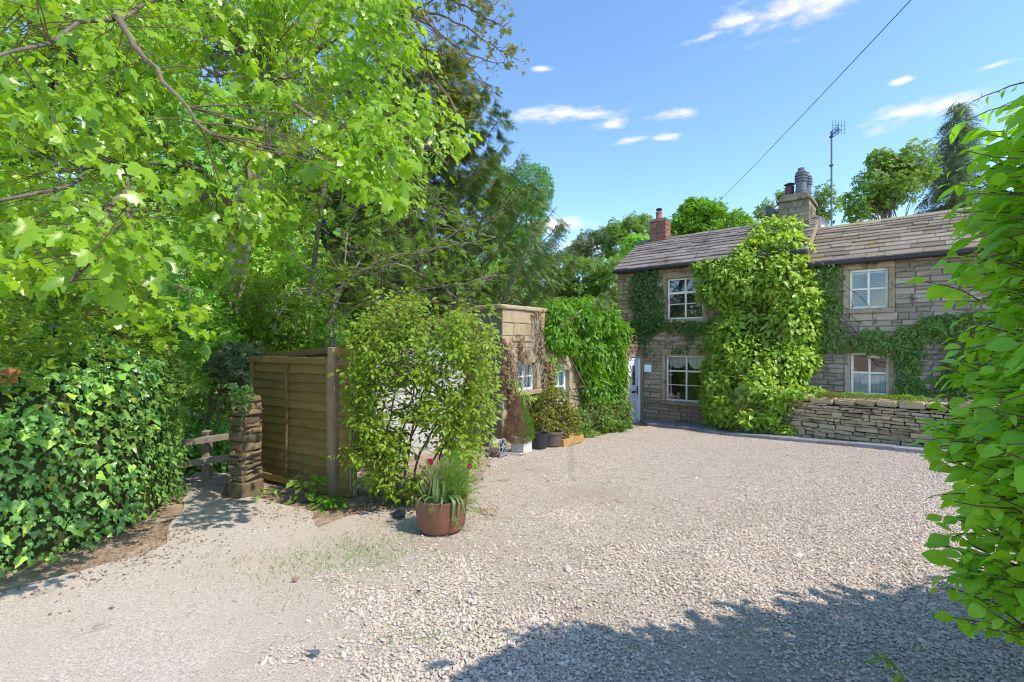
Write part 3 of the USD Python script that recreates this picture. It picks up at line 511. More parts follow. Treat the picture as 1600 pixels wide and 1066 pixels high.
# ------------------------------------------------------------------ white rendered wall behind the shrub
WF = Frame((-3.0, 8.1), (.80, .60)); zt = EYE - .02
m_cope = m_stone_dark
p = thing('rendered_wall', 'white rendered garden wall with stone coping behind the leafy shrub', 'wall', WF(0, 0, -.5))
part(p, 'wall', WF.mesh(bev(.74, 2.62, 0, .3, -.8, zt, .01)), m_render)
for k in range(5): part(p, 'coping_stone', FB(WF, .70 + k * .39, .70 + k * .39 + .38, -.05, .35, zt + .001, zt + .09, b=.015), m_stone_dark)

# ------------------------------------------------------------------ dry stone wall, pavement
DF = Frame((5.34, 12.54), (.68, -.735)); DL = 7.6; rd = np.random.default_rng(55)
def dtop(t): return .37 + .03 * math.sin(t * 1.7) + .02 * math.sin(t * 4.1 + 1)
p = thing('dry_stone_wall', 'dry stone garden wall of thin tan courses with mossy cope stones', 'wall', DF(0, 0, -.75))
cv = []
for a in np.arange(.46, DL, .5): cv.append(FB(DF, a, a + .5, .035, .40, -1.0, dtop(a + .25) - .12))
part(p, 'hearting', join(cv), m_dark)
pieces(p, 'stone', 'wall_stones', masonry(DF, .42, DL, -.95, .28, [], rd, (.045, .115), (.11, .36), .03, .010, top=lambda t: dtop(t) - .13, depth=.07, b=.016, wob=.008), [m_drystone], 300)
t = 0.42
while t < DL:
    d_ = rd.uniform(.22, .48); h = rd.uniform(.10, .17); z0 = dtop(t + d_ / 2) - .128
    v, f = bev(t + .006, t + d_ - .006, -.04 + rd.normal(0, .012), .44, z0, z0 + h, .028); v = v + rd.normal(0, .008, v.shape); part(p, 'cope_stone', DF.mesh((v, f)), m_sand if rd.uniform() < .5 else m_drystone); t += d_
pav = thing('pavement', 'narrow dark flagstone strip along the cottage and the garden wall', 'pavement', (6, 12, -.75)); meta(stage.GetPrimAtPath(pav), kind='structure')
back = np.array([HF(.75, -.03, 0)[:2], HF(2.5, -.03, 0)[:2], DF(.55, -.06, 0)[:2], DF(2.4, -.06, 0)[:2], DF(7.6, -.06, 0)[:2]]); front = np.array([(3.95, 14.05), (4.75, 12.9), DF(.55, -.66, 0)[:2], DF(2.4, -.56, 0)[:2], DF(7.6, -.52, 0)[:2]])
def lerp_path(P, s):
    n = len(P) - 1; k = min(int(s * n), n - 1); return P[k] + (P[k + 1] - P[k]) * (s * n - k)
ss = np.r_[np.linspace(0, .5, 7), np.linspace(.5, .75, 5)[1:], np.linspace(.75, 1, 9)[1:]]
for a, b in zip(ss[:-1], ss[1:]):
    c = [lerp_path(front, a), lerp_path(front, b), lerp_path(back, b), lerp_path(back, a)]; m_ = np.mean(c, 0); c = [q + (m_ - q) * .012 for q in c]
    hgt = .085 + rd.normal(0, .004); v = np.vstack([[*q, gz(*q) - .1] for q in c] + [[*q, gz(*q) + hgt - .012] for q in c] + [[*(q + (m_ - q) * .03), gz(*q) + hgt] for q in c])
    f = [[8, 9, 10], [8, 10, 11]]
    for i_ in range(4):
        j_ = (i_ + 1) % 4; f += [[i_, j_, 4 + j_], [i_, 4 + j_, 4 + i_], [4 + i_, 4 + j_, 8 + j_], [4 + i_, 8 + j_, 8 + i_]]
    part(pav, 'flagstone', (v, np.array(f)), m_flag)
# ------------------------------------------------------------------ fence panels, pillar, rail fence
rf = np.random.default_rng(91)
m_board = varied('weathered_board', [(0, (0.154, 0.0989, 0.034)), (.4, (0.216, 0.141, 0.0462)), (.75, (0.265, 0.176, 0.0586)), (1, (0.3, 0.192, 0.0711))], .9, 5, .5, .5, 70, .006, .15, .6, moss=((.20, .19, .07), .55, 2.3))
m_post = varied('weathered_post', [(0, (0.19, 0.137, 0.0853)), (1, (0.323, 0.236, 0.155))], .9, 6, .7, .5, 60, .006, .15, .4)
m_edge = varied('pale_batten', [(0, (.24, .21, .11)), (1, (.36, .32, .18))], .9, 8, .6, .4, 60, .004, .15, .4)
def lap_panel(p, fr, L, zb, zt, mat, rows=13, slope=0.0, battens=(.0, .49, 1.0), front=True, cap=True):
    """overlapping wavy boards between battens; zb, zt: heights at the ends (t=0)"""
    e = np.linspace(0, 1, rows + 1); n = 13
    for k in range(rows):
        t = np.linspace(.02, L - .02, n); H = zt - zb
        lo = zb + .05 + (H - .10) * e[k] + .020 * (fbm(np.c_[t * 2.2, 0 * t + k * 3.7, 0 * t], 3, 71) - .5) * 3 * (0 if k in (0, rows) else 1) + slope * t; hi = zb + .05 + (H - .10) * e[k + 1] + .035 + slope * t
        v = np.vstack([np.c_[t, np.full(n, -.036), lo], np.c_[t, np.full(n, .002), hi], np.c_[t, np.full(n, -.016), lo], np.c_[t, np.full(n, .010), hi]]); i_ = np.arange(n - 1)
        f = np.vstack([np.c_[i_, i_ + 1, n + i_ + 1], np.c_[i_, n + i_ + 1, n + i_], np.c_[2 * n + i_ + 1, 2 * n + i_, 3 * n + i_], np.c_[2 * n + i_ + 1, 3 * n + i_, 3 * n + i_ + 1], np.c_[i_, 2 * n + i_ + 1, i_ + 1], np.c_[i_, 2 * n + i_, 2 * n + i_ + 1], np.c_[n + i_, n + i_ + 1, 3 * n + i_ + 1], np.c_[n + i_, 3 * n + i_ + 1, 3 * n + i_]])
        part(p, 'board', (fr.pts(v), f), mat)
    for b in battens:
        x = b * (L - .045); v, f = bev(x, x + .045, -.062, -.02, zb, zt - .002, .006); v = v + np.c_[0 * v[:, 0], 0 * v[:, 0], slope * v[:, 0]]; part(p, 'batten', fr.mesh((v, f)), mat)
    for z0, z1 in ((zb - .03, zb + .06), (zt - .05, zt + .035)):
        v, f = bev(-.01, L + .01, -.066, .025, z0, z1, .006); v = v + np.c_[0 * v[:, 0], 0 * v[:, 0], slope * v[:, 0]]; part(p, 'rail', fr.mesh((v, f)), mat)
PA = Frame((-3.72, 6.98), (1.62, -1.0)); pr = at(518, 545, 6.05)
z_r = pr[2]; LA = float(np.linalg.norm([-2.26 + 3.72, 6.07 - 6.98])); z_l = at(400, 560, 6.98)[2]
p = thing('lap_fence', 'weathered lap fence panel with wavy green-tinged boards between pillar and shrub', 'fence', PA(0, 0, -.5), 'old lap fences')
lap_panel(p, PA, LA, at(400, 738, 6.98)[2], z_l, m_board, 13, slope=(at(518, 768, 6.07)[2] - at(400, 738, 6.98)[2]) / LA)
# keep the top level with the photograph's: the panel has settled on the bank
p = thing('fence_post', 'brown square timber post at the right end of the lap panel', 'post', PA(LA + .06, 0, -.4)); v, f = bev(LA + .01, LA + .12, -.085, .03, -.45, z_r + .02, .008); part(p, 'post', PA.mesh((v, f)), m_post); part(p, 'arris', PA.mesh(bev(LA + .115, LA + .135, -.07, .02, -.4, z_r - .02, .004)), m_post)
PB = Frame(PA(LA + .15, -.02, 0)[:2], (.93, -.36)); p = thing('lap_fence', 'narrow lap fence strip right of the brown post, edged by pale battens', 'fence', PB(0, 0, -.4), 'old lap fences')
lap_panel(p, PB, .21, at(530, 768, 6.0)[2], at(530, 548, 6.0)[2], m_board, 13, battens=())
for k, x in enumerate((.205, .235)): part(p, 'edge_batten', PB.mesh(bev(x, x + .018, -.05 + .02 * k, .03, at(530, 772, 5.95)[2], at(530, 540, 5.95)[2] - .02 * k, .003)), m_edge, 'pale lichen-yellow edge batten')
PC = Frame((-3.55, 7.16), (1.5, -.86)); p = thing('lap_fence', 'rear fence panel whose sloping top rail rises behind the front panel', 'fence', PC(0, 0, -.5), 'old lap fences')
lap_panel(p, PC, 1.62, at(420, 740, 7.0)[2], at(430, 556, 7.1)[2], m_board, 12, slope=.075)
p = thing('leaning_board', 'rotten dark brown sheet board leaning beside the shrub stems', 'board', (-2.0, 6.6, -.4)); q0, q1 = at(556, 590, 6.7), at(574, 690, 6.4)
part(p, 'sheet', (np.array([at(548, 570, 6.75), at(568, 590, 6.7), at(580, 690, 6.5), at(550, 715, 6.5), at(548, 570, 6.78), at(568, 590, 6.73), at(580, 690, 6.53), at(550, 715, 6.53)]), np.array([[3, 2, 1], [3, 1, 0], [4, 5, 6], [4, 6, 7], [0, 1, 5], [0, 5, 4], [1, 2, 6], [1, 6, 5], [2, 3, 7], [2, 7, 6], [3, 0, 4], [3, 4, 7]])), varied('rot', [(0, (.07, .035, .02)), (1, (.17, .085, .05))], .95, 9, .9, .8, 50, .01, .1, .2)); part(p, 'batten', tube([at(553, 620, 6.62), at(556, 712, 6.45)], .02, 5), m_post)
# stone gate pillar
SF = Frame((-3.46, 5.96), (.90, -.42)); p = thing('stone_pillar', 'rough stone gate pillar with a dressed block at its foot', 'pillar', SF(.18, .18, -.36)); SW = .235; zt = at(372, 622, 5.95)[2]
part(p, 'core', SF.mesh(bx(.02, SW - .02, .02, .21, -.6, zt - .02)), m_mortar)
ms = []
for fr, L in ((SF, SW), (Frame(SF(SW, 0, 0)[:2], SF.w[:2]), .23), (Frame(SF(SW, .23, 0)[:2], -SF.u[:2]), SW), (Frame(SF(0, .23, 0)[:2], -SF.w[:2]), .23)): ms += masonry(fr, 0, L, -.16, zt - .06, [], rf, (.045, .13), (.10, .24), .030, .010, depth=.06, b=.020, wob=.011)
m_pil = varied('pillar_stone', [(0, (0.0837, 0.0636, 0.0396)), (.5, (0.167, 0.124, 0.0731)), (1, (0.234, 0.176, 0.107))], .92, 14, .4, .8, 55, .012, .15, .7, moss=((.10, .11, .05), .60, 4))
pieces(p, 'stone', 'rear_stones', ms, [m_pil], 200); part(p, 'foot_block', SF.mesh(bev(-.03, SW + .03, -.03, .26, -.62, -.165, .02)), m_pil, 'smooth dressed foot block')
v, f = bev(-.01, SW + .02, -.01, .24, zt - .058, zt + .02, .03); part(p, 'cap_stone', SF.mesh((v + rf.normal(0, .008, v.shape), f)), m_pil)
m_rail = varied('grey_rail', [(0, (.19, .165, .13)), (1, (.30, .265, .21))], .9, 8, .7, .5, 60, .006, .15, .4)
p = thing('rail_fence', 'low grey timber post and rail fence left of the stone pillar', 'fence', (-4.3, 6.7, -.5))
for a, b, w, h in ((at(363, 681, 6.5), at(255, 697, 6.2), .05, .085), (at(363, 713, 6.5), at(255, 731, 6.2), .05, .085), (at(360, 748, 6.6), at(262, 768, 6.3), .06, .09)): part(p, 'rail', beam(a, b, w, h), m_rail)
for px, Y in ((319, 6.45), (262, 6.25)): q = at(px, 674, Y); part(p, 'post', beam([q[0], q[1] + .06, -.75], [q[0], q[1] + .06, q[2]], .10, .10), m_rail)

# ------------------------------------------------------------------ pot with tulips
PX, PY = -.675, 4.62; PZ = gz(0, PY) + .03; pot = thing('plant_pot', 'wide rusty brown round planter in front of the shrub', 'planter', (PX, PY, PZ))
m_pot = varied('pot_brown', [(0, (0.117, 0.0509, 0.0298)), (.5, (0.166, 0.0752, 0.0448)), (1, (0.203, 0.0998, 0.0622))], .8, 5, .9, .3, 60, .006, .3, .15)
prf = [(0, .0), (.17, .0), (.205, .012), (.222, .04), (.238, .16), (.246, .29), (.248, .305), (.243, .31), (.232, .305), (.226, .26), (.224, .25)]
part(pot, 'bowl', lathe(prf, (PX, PY, PZ), 40), m_pot, smooth=40); part(pot, 'compost', lathe([(.228, .255), (.12, .275), (0, .28)], (PX, PY, PZ), 24), m_soil, smooth=True)
# ------------------------------------------------------------------ hose reel, planters
def on_ground(px, py): x, y = gp(px, py); return np.array([x, y, gz(x, y) + .03])
c = on_ground(778, 716) + [0, .12, .155]; ax = unit(np.array([.86, -.5, .05])); sd = unit(np.cross([0, 0, 1], ax)); upv = np.cross(ax, sd)
p = thing('hose_reel', 'grey floor-standing hose reel wound with pale hose by the outbuilding corner', 'hose reel', c - [0, 0, .15])
m_grey = plain('grey_plastic', (.19, .21, .25), .45); m_hose = plain('pale_hose', (.42, .36, .29), .6)
def disc(o, r0, r1, th): v, f = lathe([(r0, 0), (r1, 0), (r1, th), (r0, th), (r0, 0)], (0, 0, 0), 24); return o + v[:, :1] * sd + v[:, 1:2] * upv + v[:, 2:] * ax, f
for s in (-1, 1): part(p, 'flange', join([disc(c + ax * (.10 * s), .125, .155, .012), disc(c + ax * (.10 * s), .0, .05, .012)] + [beam(c + ax * (.10 * s + .006) + .04 * (math.cos(a) * sd + math.sin(a) * upv), c + ax * (.10 * s + .006) + .14 * (math.cos(a) * sd + math.sin(a) * upv), .022, .008, ax) for a in np.arange(6) * math.pi / 3]), m_grey)
a = np.linspace(0, 2 * math.pi * 13, 13 * 18); ly = np.where(a < 2 * math.pi * 7, .105, .125); xx = np.where(a < 2 * math.pi * 7, -.085 + a / (2 * math.pi * 7) * .17, .07 - (a - 2 * math.pi * 7) / (2 * math.pi * 6) * .14)
part(p, 'hose', tube(c + xx[:, None] * ax + ly[:, None] * (np.cos(a)[:, None] * sd + np.sin(a)[:, None] * upv), .0125, 6), m_hose, smooth=True); part(p, 'drum', (lambda v: (c + v[0][:, :1] * sd + v[0][:, 1:2] * upv + v[0][:, 2:] * ax, v[1]))(lathe([(.09, -.1), (.09, .11)], (0, 0, 0), 20)), m_iron)
for s in (-1, 1): part(p, 'stand', join([tube([c + ax * .125 * s, c + ax * .13 * s + sd * .15 - [0, 0, .15]], .011, 6), tube([c + ax * .125 * s, c + ax * .13 * s - sd * .15 - [0, 0, .15]], .011, 6), tube([c + ax * .13 * s + sd * .15 - [0, 0, .15], c + ax * .13 * s - sd * .15 - [0, 0, .15]], .012, 6)]), m_grey)
h0 = on_ground(795, 712); solo('garden_hose', tube(spline([c + [.1, -.05, -.12], h0 + [.03, -.03, .02], on_ground(812, 714) + [0, 0, .02], on_ground(824, 708) + [0, 0, .03], on_ground(834, 701) + [0, 0, .04], on_ground(838, 697) + [0, .1, .03]], 24), .016, 7), m_hose, 'loose pale hose lying on the gravel from reel to white trough', 'hose', smooth=True)
def trough(name, label, fr, L, D, H, mat, z, fl=.0, th=.025):
    p = thing(name, label, 'planter', fr(L / 2, D / 2, z))
    for k, (x0, x1, y0, y1) in enumerate(((0, L, 0, th), (0, L, D - th, D), (0, th, th + .001, D - th - .001), (L - th, L, th + .001, D - th - .001))): v, f = bev(x0, x1, y0, y1, z, z + H, .006); part(p, 'side', fr.mesh((v, f)), mat)
    part(p, 'compost', fr.mesh(bx(th, L - th, th, D - th, z + .01, z + H - .04)), m_soil); return p
m_conc = varied('pale_concrete', [(0, (.42, .39, .35)), (1, (.62, .60, .57))], .85, 7, .9, .3, 40, .008, .2, .2, moss=((.30, .28, .22), .6, 5))
TF = Frame(on_ground(818, 711)[:2], OF.u[:2]); zt_ = gz(0, TF.o[1]); trough('planter', 'pale square concrete planter holding the browned conifer', TF, .27, .30, .30, m_conc, zt_ + .01)
c4 = on_ground(864, 701) + [0, .2, 0]; p = thing('planter', 'dull brown round plastic pot against the outbuilding', 'planter', c4); m_dp = plain('brown_plastic', (.12, .085, .075), .6)
part(p, 'bowl', lathe([(0, 0), (.17, 0), (.185, .02), (.225, .25), (.24, .25), (.24, .29), (.22, .29), (.21, .22)], c4, 24), m_dp, smooth=40); part(p, 'compost', lathe([(.212, .23), (0, .25)], c4, 20), m_soil)
WFm = Frame(on_ground(881, 700)[:2], OF.u[:2]); m_or = varied('orange_wood', [(0, (.36, .20, .06)), (1, (.50, .30, .10))], .8, 9, .7, .3, 60, .005, .25, .4); trough('planter', 'low orange timber planter right of the brown pot', WFm, .80, .26, .15, m_or, gz(0, WFm.o[1]) + .01)
c5 = on_ground(845, 706) + [0, .25, 0]; p = thing('planter', 'dark grey pot hidden under the evergreen bush', 'planter', c5); part(p, 'bowl', lathe([(0, 0), (.13, 0), (.16, .26), (.17, .26), (.17, .29), (.155, .29), (.15, .22), (0, .23)], c5, 20), m_iron, smooth=40)

# ------------------------------------------------------------------ aerial, dishes, wire
A0 = HF(5.72, RW + .05, EAVE_R + RISE - .1); zt = EYE + (HZN - 205) / FPX * A0[1]; AY = A0[1]
p = thing('tv_aerial', 'tall television aerial on a mast beside the stone chimney', 'aerial', A0); top = np.array([A0[0], A0[1], zt])
part(p, 'mast', tube([A0, top], .024, 8), m_lead, smooth=40); b0, b1 = top + [0, 0, -.12], at(1311, 201, AY - .35)
part(p, 'boom', tube([b0 + (b0 - b1) * .22, b1], .012, 6), m_iron); d = unit(b1 - b0); side = unit(np.cross(d, [0, 0, 1])); el = np.cross(side, d); el = unit(.75 * el + .66 * side)
for k, s in enumerate(np.linspace(.08, .96, 12)): o = b0 + (b1 - b0) * s; part(p, 'element', tube([o - el * .095, o + el * .095], .0045, 4), m_iron)
for s in (-.16, -.05): o = b1 + (b1 - b0) * (s); part(p, 'reflector_bar', tube([o - np.array([0, 0, .16]), o + np.array([0, 0, .17])], .006, 4), m_iron)
rb = b1 + np.array([-.02, 0, .02]); part(p, 'reflector', join([tube([rb + d * .02 + side * s - np.array([0, 0, .2]), rb + d * .02 + side * s + np.array([0, 0, .2])], .005, 4) for s in (-.16, -.08, .0, .08, .16)] + [tube([rb + d * .02 - side * .18 + [0, 0, z], rb + d * .02 + side * .18 + [0, 0, z]], .005, 4) for z in (-.06, .06)]), m_iron)
for z in (.14, .95): part(p, 'bracket', bx(top[0] - .045, top[0] + .03, top[1] - .04, top[1] + .03, top[2] - z - .05, top[2] - z), m_iron)
def dish(o, face, r, label, mat, pole):
    p = thing('satellite_dish', label, 'satellite dish', o, 'satellite dishes by the chimney'); f = unit(np.array(face, float)); s = unit(np.cross(f, [0, 0, 1])); u = np.cross(s, f)
    rr = np.linspace(0, r, 8); v, ff = lathe(np.r_[np.c_[rr, -.09 + .09 * (rr / r) ** 2], [[r, -.012], [r * .5, -.085], [0, -.105]]], (0, 0, 0), 28); part(p, 'bowl', (o + v[:, :1] * s * .92 + v[:, 1:2] * u + v[:, 2:] * f, ff), mat, smooth=60)
    part(p, 'feed_arm', tube([o - u * r * .95, o - u * r * .7 + f * r * 1.3], .012, 5), m_iron); q = o - u * r * .45 + f * r * 1.45; part(p, 'feed_horn', tube([o - u * r * .7 + f * r * 1.3, q, q - f * .09], [.022, .03, .022], 8), m_iron); part(p, 'mount', tube(pole, .02, 6), m_iron)
o = HF.o * 0 + at(1203, 333, 14.2); dish(o, (.15, -.95, .25), .23, 'round satellite dish on the ridge left of the stone chimney', plain('dish_grey', (.10, .105, .115), .35), [o + [0, .1, 0], o + [.02, .25, -.1], o + [.02, .25, -.6]])
o = at(1286, 349, 14.0); dish(o, (.35, -.9, .25), .22, 'pale satellite dish behind the aerial mast at the ridge', plain('dish_pale', (.22, .22, .22), .4), [o + [0, .1, 0], o + [0, .2, -.1], o + [0, .2, -.5]])
wa, wb = at(1100, 338, 26.0), at(1416, 0, 9.0); wc = wb + (wb - wa) * .35; solo('overhead_wire', tube(curve(wa, wc, .12, 0, 24), .009, 5), m_black, 'thin dark overhead wire crossing the sky down behind the roof', 'wire')
# ------------------------------------------------------------------ leaves
def tpl(pts, center=None, fold=.18, droop=.18):
    """a leaf outline as a fan about its centre; folded along the midrib and drooping to the tip"""
    o = np.array(pts, float); c = np.array(center if center is not None else o.mean(0)); v = np.vstack([c, o]); n = len(o); k = np.arange(n)
    z = fold * np.abs(v[:, 0]) - droop * v[:, 1] ** 2; return np.c_[v, z], np.stack([0 * k, 1 + k, 1 + (k + 1) % n], 1)
def bent(t, side=.0, curl=0.0, wide=1.0, cup=0.0):
    """a variant of a leaf: bent sideways, curled, wider or cupped"""
    v = t[0].copy(); v[:, 0] = v[:, 0] * wide + side * v[:, 1] ** 2; v[:, 2] += -curl * v[:, 1] ** 2 + cup * v[:, 0] ** 2 + .04 * np.sin(v[:, 0] * 9 + v[:, 1] * 7); return v, t[1]
def mirror(half): return half + [(-x, y) for x, y in half[::-1] if abs(x) > 1e-6]
T_MAPLE = tpl(mirror([(0, 0), (.16, -.06), (.40, .10), (.30, .27), (.58, .52), (.50, .60), (.30, .56), (.22, .62), (.24, .78), (0, 1.0)]), (0, .33), -.10, .20)
T_IVY = tpl(mirror([(0, 0), (.20, -.12), (.48, .12), (.28, .34), (.20, .55), (0, .88)]), (0, .25), -.14, .12)
def ovate(w=.3, rows=4, fold=.22, droop=.25, wave=0.0):
    y = np.linspace(0, 1, rows + 1); wd = w * np.sin(np.pi * y ** .85) ** .8; wd[0] = .02; V, F = [], []
    for a, b in zip(y, wd): V += [(-b, a, fold * b + wave * math.sin(a * 19) - droop * a * a), (0, a, -droop * a * a), (b, a, fold * b + wave * math.sin(a * 19 + 1) - droop * a * a)]
    for k in range(rows):
        i = 3 * k
        for a in (0, 1): F += [[i + a, i + a + 1, i + a + 4], [i + a, i + a + 4, i + a + 3]]
    return np.array(V), np.array(F)
T_BEECH, T_OVAL, T_LANCE = ovate(.37, 5, .16, .22, .010), ovate(.27, 3, .25, .25), ovate(.15, 3, .2, .4)
V_MAPLE = [T_MAPLE, bent(T_MAPLE, .14, .15, .9, -.3), bent(T_MAPLE, -.12, -.1, 1.05, .35), bent(T_MAPLE, .05, .4, .8, -.6), bent(T_MAPLE, -.08, .25, 1.12, -.15)]; V_IVY = [T_IVY, bent(T_IVY, .15, .2, .85, -.3), bent(T_IVY, -.14, -.1, 1.15, .2), bent(T_IVY, 0, .35, .75, -.5)]; V_BEECH = [T_BEECH, bent(T_BEECH, .12, .2, .85, .5), bent(T_BEECH, -.14, -.15, 1.0, -.4), bent(T_BEECH, .06, .4, .75, .8), bent(T_BEECH, -.05, .1, 1.1, 0)]
T_TINY = (np.array([[0, 0, 0], [.28, .5, .06], [0, 1, -.1], [-.28, .5, .06]]), np.array([[0, 1, 2], [0, 2, 3]]))
def compound(n=3, spread=.8, leaf=T_TINY, scale=.6):
    V, F, k = [], [], 0
    for i in range(n):
        a = (i / (n - 1) - .5) * 2 * spread if n > 1 else 0; c, s = math.cos(a), math.sin(a); v = leaf[0] * scale; y0 = .25 * abs(math.cos(a))
        V.append(np.c_[v[:, 0] * c + v[:, 1] * s, -v[:, 0] * s + v[:, 1] * c + y0, v[:, 2]]); F.append(leaf[1] + k); k += len(v)
    return np.vstack(V), np.vstack(F)
T_TUFT = compound(5, 1.3, ovate(.2, 2, .2, .3), .75); T_TRI = compound(3, 1.0)
def spray(n=7, seed=0, droop=.35, wide=.42):
    r = np.random.default_rng(seed); V, F, k = [[-.012, 0, 0], [.012, 0, 0], [0, 1, -droop]], [[0, 1, 2]], 3
    for i in range(n):
        for s in (-1, 1):
            y = .08 + .86 * (i + r.uniform(0, .6)) / n; L = wide * (1.15 - y) * r.uniform(.8, 1.2); z = -droop * y * y
            V += [[0, y - .035, z], [0, y + .035, z], [s * L, y + L * .55, z - L * .25 + r.normal(0, .02)]]; F.append([k, k + 1, k + 2]); k += 3
    return np.array(V, float), np.array(F)
T_YEW, T_FIR = spray(8, 1, .35, .40), spray(6, 2, .6, .30)
def blade(w=.06, n=5, bend=.5):
    y = np.linspace(0, 1, n); wd = w * (1 - y ** 2.2) ** .6 * (.55 + .45 * np.sin(np.pi * np.clip(y * 1.3, 0, 1))); wd[-1] = .002; z = -bend * y ** 2; yy = y * (1 - .25 * bend * y)
    V = np.vstack([np.c_[-wd, yy, z + wd * .4], np.c_[0 * wd, yy, z], np.c_[wd, yy, z + wd * .4]]); F = []
    for i in range(n - 1):
        for a in (0, n): F += [[a + i, a + n + i, a + n + i + 1], [a + i, a + n + i + 1, a + i + 1]]
    return V, np.array(F)
T_BLADE = blade()
def scatter(t, P, tip, nrm, size):
    P = np.asarray(P, float); n = len(P); y = unit(tip); z = unit(nrm - (nrm * y).sum(-1, keepdims=True) * y); x = np.cross(y, z); v, f = t; s = np.broadcast_to(size, (n,))[:, None, None]
    V = P[:, None] + s * (v[None, :, :1] * x[:, None] + v[None, :, 1:2] * y[:, None] + v[None, :, 2:] * z[:, None])
    return V.reshape(-1, 3), (f[None] + (np.arange(n) * len(v))[:, None, None]).reshape(-1, 3)
def randu(r, n): return unit(r.normal(0, 1, (n, 3)))
def foliage(p, t, P, tip, nrm, size, mat, count=0, name='leaf', plural='leaves', smooth=False, kind='stuff'):
    """all leaves; the count that show largest in the photograph become parts of their own"""
    ts = t if isinstance(t, list) else [t]; P, tip, nrm = (np.asarray(a, float) for a in (P, tip, nrm)); size = np.broadcast_to(size, (len(P),)); rest = np.arange(len(P))
    if count:
        x, y = project(P); s = size / np.maximum(P[:, 1], .2) * ((x > -10) & (x < 1610) & (y > -10) & (y < 1076)); o = np.argsort(-s); rest = o[count:]
        for i in o[:count]:
            k = slice(i, i + 1); part(p, name, scatter(ts[i % len(ts)], P[k], tip[k], nrm[k], size[k]), mat, smooth=smooth)
    return part(p, plural, join([scatter(t_, P[q], tip[q], nrm[q], size[q]) for k, t_ in enumerate(ts) for q in (rest[rest % len(ts) == k],) if len(q)]), mat, kind=kind, smooth=smooth)
DOWN, UP = np.array([0, 0, -1.0]), np.array([0, 0, 1.0])
def crown_points(lobes, n, r, shell=.5, rough=.5, gap=.38, freq=1.1, bottom=None):
    """points in the outer part of rough lobes (centre, radii), with gaps; returns points and outward directions"""
    L = [(np.array(c, float), np.broadcast_to(np.array(q, float), (3,))) for c, q in lobes]; wgt = np.array([np.prod(q) ** (2 / 3) for _, q in L]); k = r.choice(len(L), n * 2, p=wgt / wgt.sum())
    C, Q = np.array([l[0] for l in L])[k], np.array([l[1] for l in L])[k]; d = randu(r, n * 2)
    rad = (shell + (1 - shell) * r.uniform(0, 1, n * 2) ** .6) * (1 - rough / 2 + rough * 1.5 * (fbm(d * 1.9 + k[:, None] * 7.3, 4, 3) - .33)); P = C + d * Q * rad[:, None]
    keep = fbm(P * freq, 3, 9) > gap * r.uniform(.75, 1.25, n * 2)
    if bottom is not None: keep &= P[:, 2] > bottom
    P, d = P[keep][:n], d[keep][:n]; return P, d
def leaf_dirs(d, r, out=.55, up=.5, rnd=.6, droop=.35, sunw=.0):
    n = len(d); return unit(d * out + randu(r, n) * .8 + DOWN * droop), unit(d * out + UP * up + SUN * sunw + randu(r, n) * rnd)
m_bark = varied('bark', [(0, (.09, .07, .05)), (.5, (.16, .13, .095)), (1, (.24, .20, .15))], .95, 9, .7, .9, 30, .02, .1, .3, moss=((.10, .115, .045), .58, 3))
m_barkpale = varied('pale_bark', [(0, (.20, .165, .12)), (1, (.36, .31, .24))], .9, 12, .7, .6, 50, .008, .15, .3)
m_twig = varied('twig', [(0, (.09, .06, .04)), (1, (.20, .14, .09))], .9, 12, .7, .4, 50, .004, .15, .4)
G = lambda a, b, c: [(0, a), (.5, b), (1, c)]
m_syc = leafmat('sycamore_leaf',  [(0, (0.0981, 0.216, 0.0183)), (.45, (0.166, 0.319, 0.0166)), (.8, (0.244, 0.405, 0.0149)), (1, (0.313, 0.448, 0.0248))], (1.5, 1.5, .45), .5, .33, .6)
m_yew = leafmat('yew_needles', G((0.069, 0.12, 0.0312), (0.123, 0.191, 0.0374), (0.266, 0.289, 0.0437)), (1.3, 1.2, .6), .18, .55, .3)
m_dkleaf = leafmat('shade_leaf', G((0.134, 0.304, 0.0682), (0.25, 0.499, 0.0743), (0.42, 0.679, 0.0774)), (1.5, 1.4, .5), .36, .45, .4)
m_ivy = leafmat('ivy_leaf', [(0, (0.114, 0.263, 0.0701)), (.4, (0.232, 0.461, 0.0915)), (.75, (0.438, 0.703, 0.106)), (.97, (0.62, 0.876, 0.106)), (1, (0.9, 0.9, 0.106))], (1.3, 1.3, .5), .3, .24, .8)
m_beech = leafmat('beech_leaf', [(0, (0.154, 0.351, 0.0424)), (.5, (0.252, 0.52, 0.0382)), (1, (0.42, 0.676, 0.0466))], (1.5, 1.5, .45), .5, .38, .5)
m_lime = leafmat('lime_leaf', G((0.102, 0.192, 0.0216), (0.156, 0.27, 0.0216), (0.228, 0.336, 0.03)), (1.5, 1.4, .5), .42, .45, .4)
m_mid = leafmat('mid_leaf', G((0.0999, 0.205, 0.0394), (0.164, 0.294, 0.0473), (0.237, 0.365, 0.063)), (1.4, 1.3, .5), .38, .5, .35)
m_grey = leafmat('greyish_leaf', G((0.101, 0.142, 0.0743), (0.149, 0.203, 0.0945), (0.203, 0.257, 0.115)), (1.2, 1.2, .7), .3, .55, .3)
m_olive = leafmat('olive_leaf', G((0.125, 0.144, 0.0312), (0.2, 0.213, 0.0375), (0.25, 0.25, 0.0562)), (1.5, 1.3, .6), .38, .5, .35)
m_creep = leafmat('creeper_leaf', G((0.155, 0.293, 0.0402), (0.252, 0.421, 0.0439), (0.405, 0.549, 0.0823)), (1.5, 1.4, .5), .38, .40, .5)
m_creepdk = leafmat('wall_ivy_leaf', G((0.0676, 0.146, 0.0381), (0.117, 0.232, 0.0464), (0.195, 0.317, 0.0549)), (1.4, 1.4, .6), .28, .42, .5)
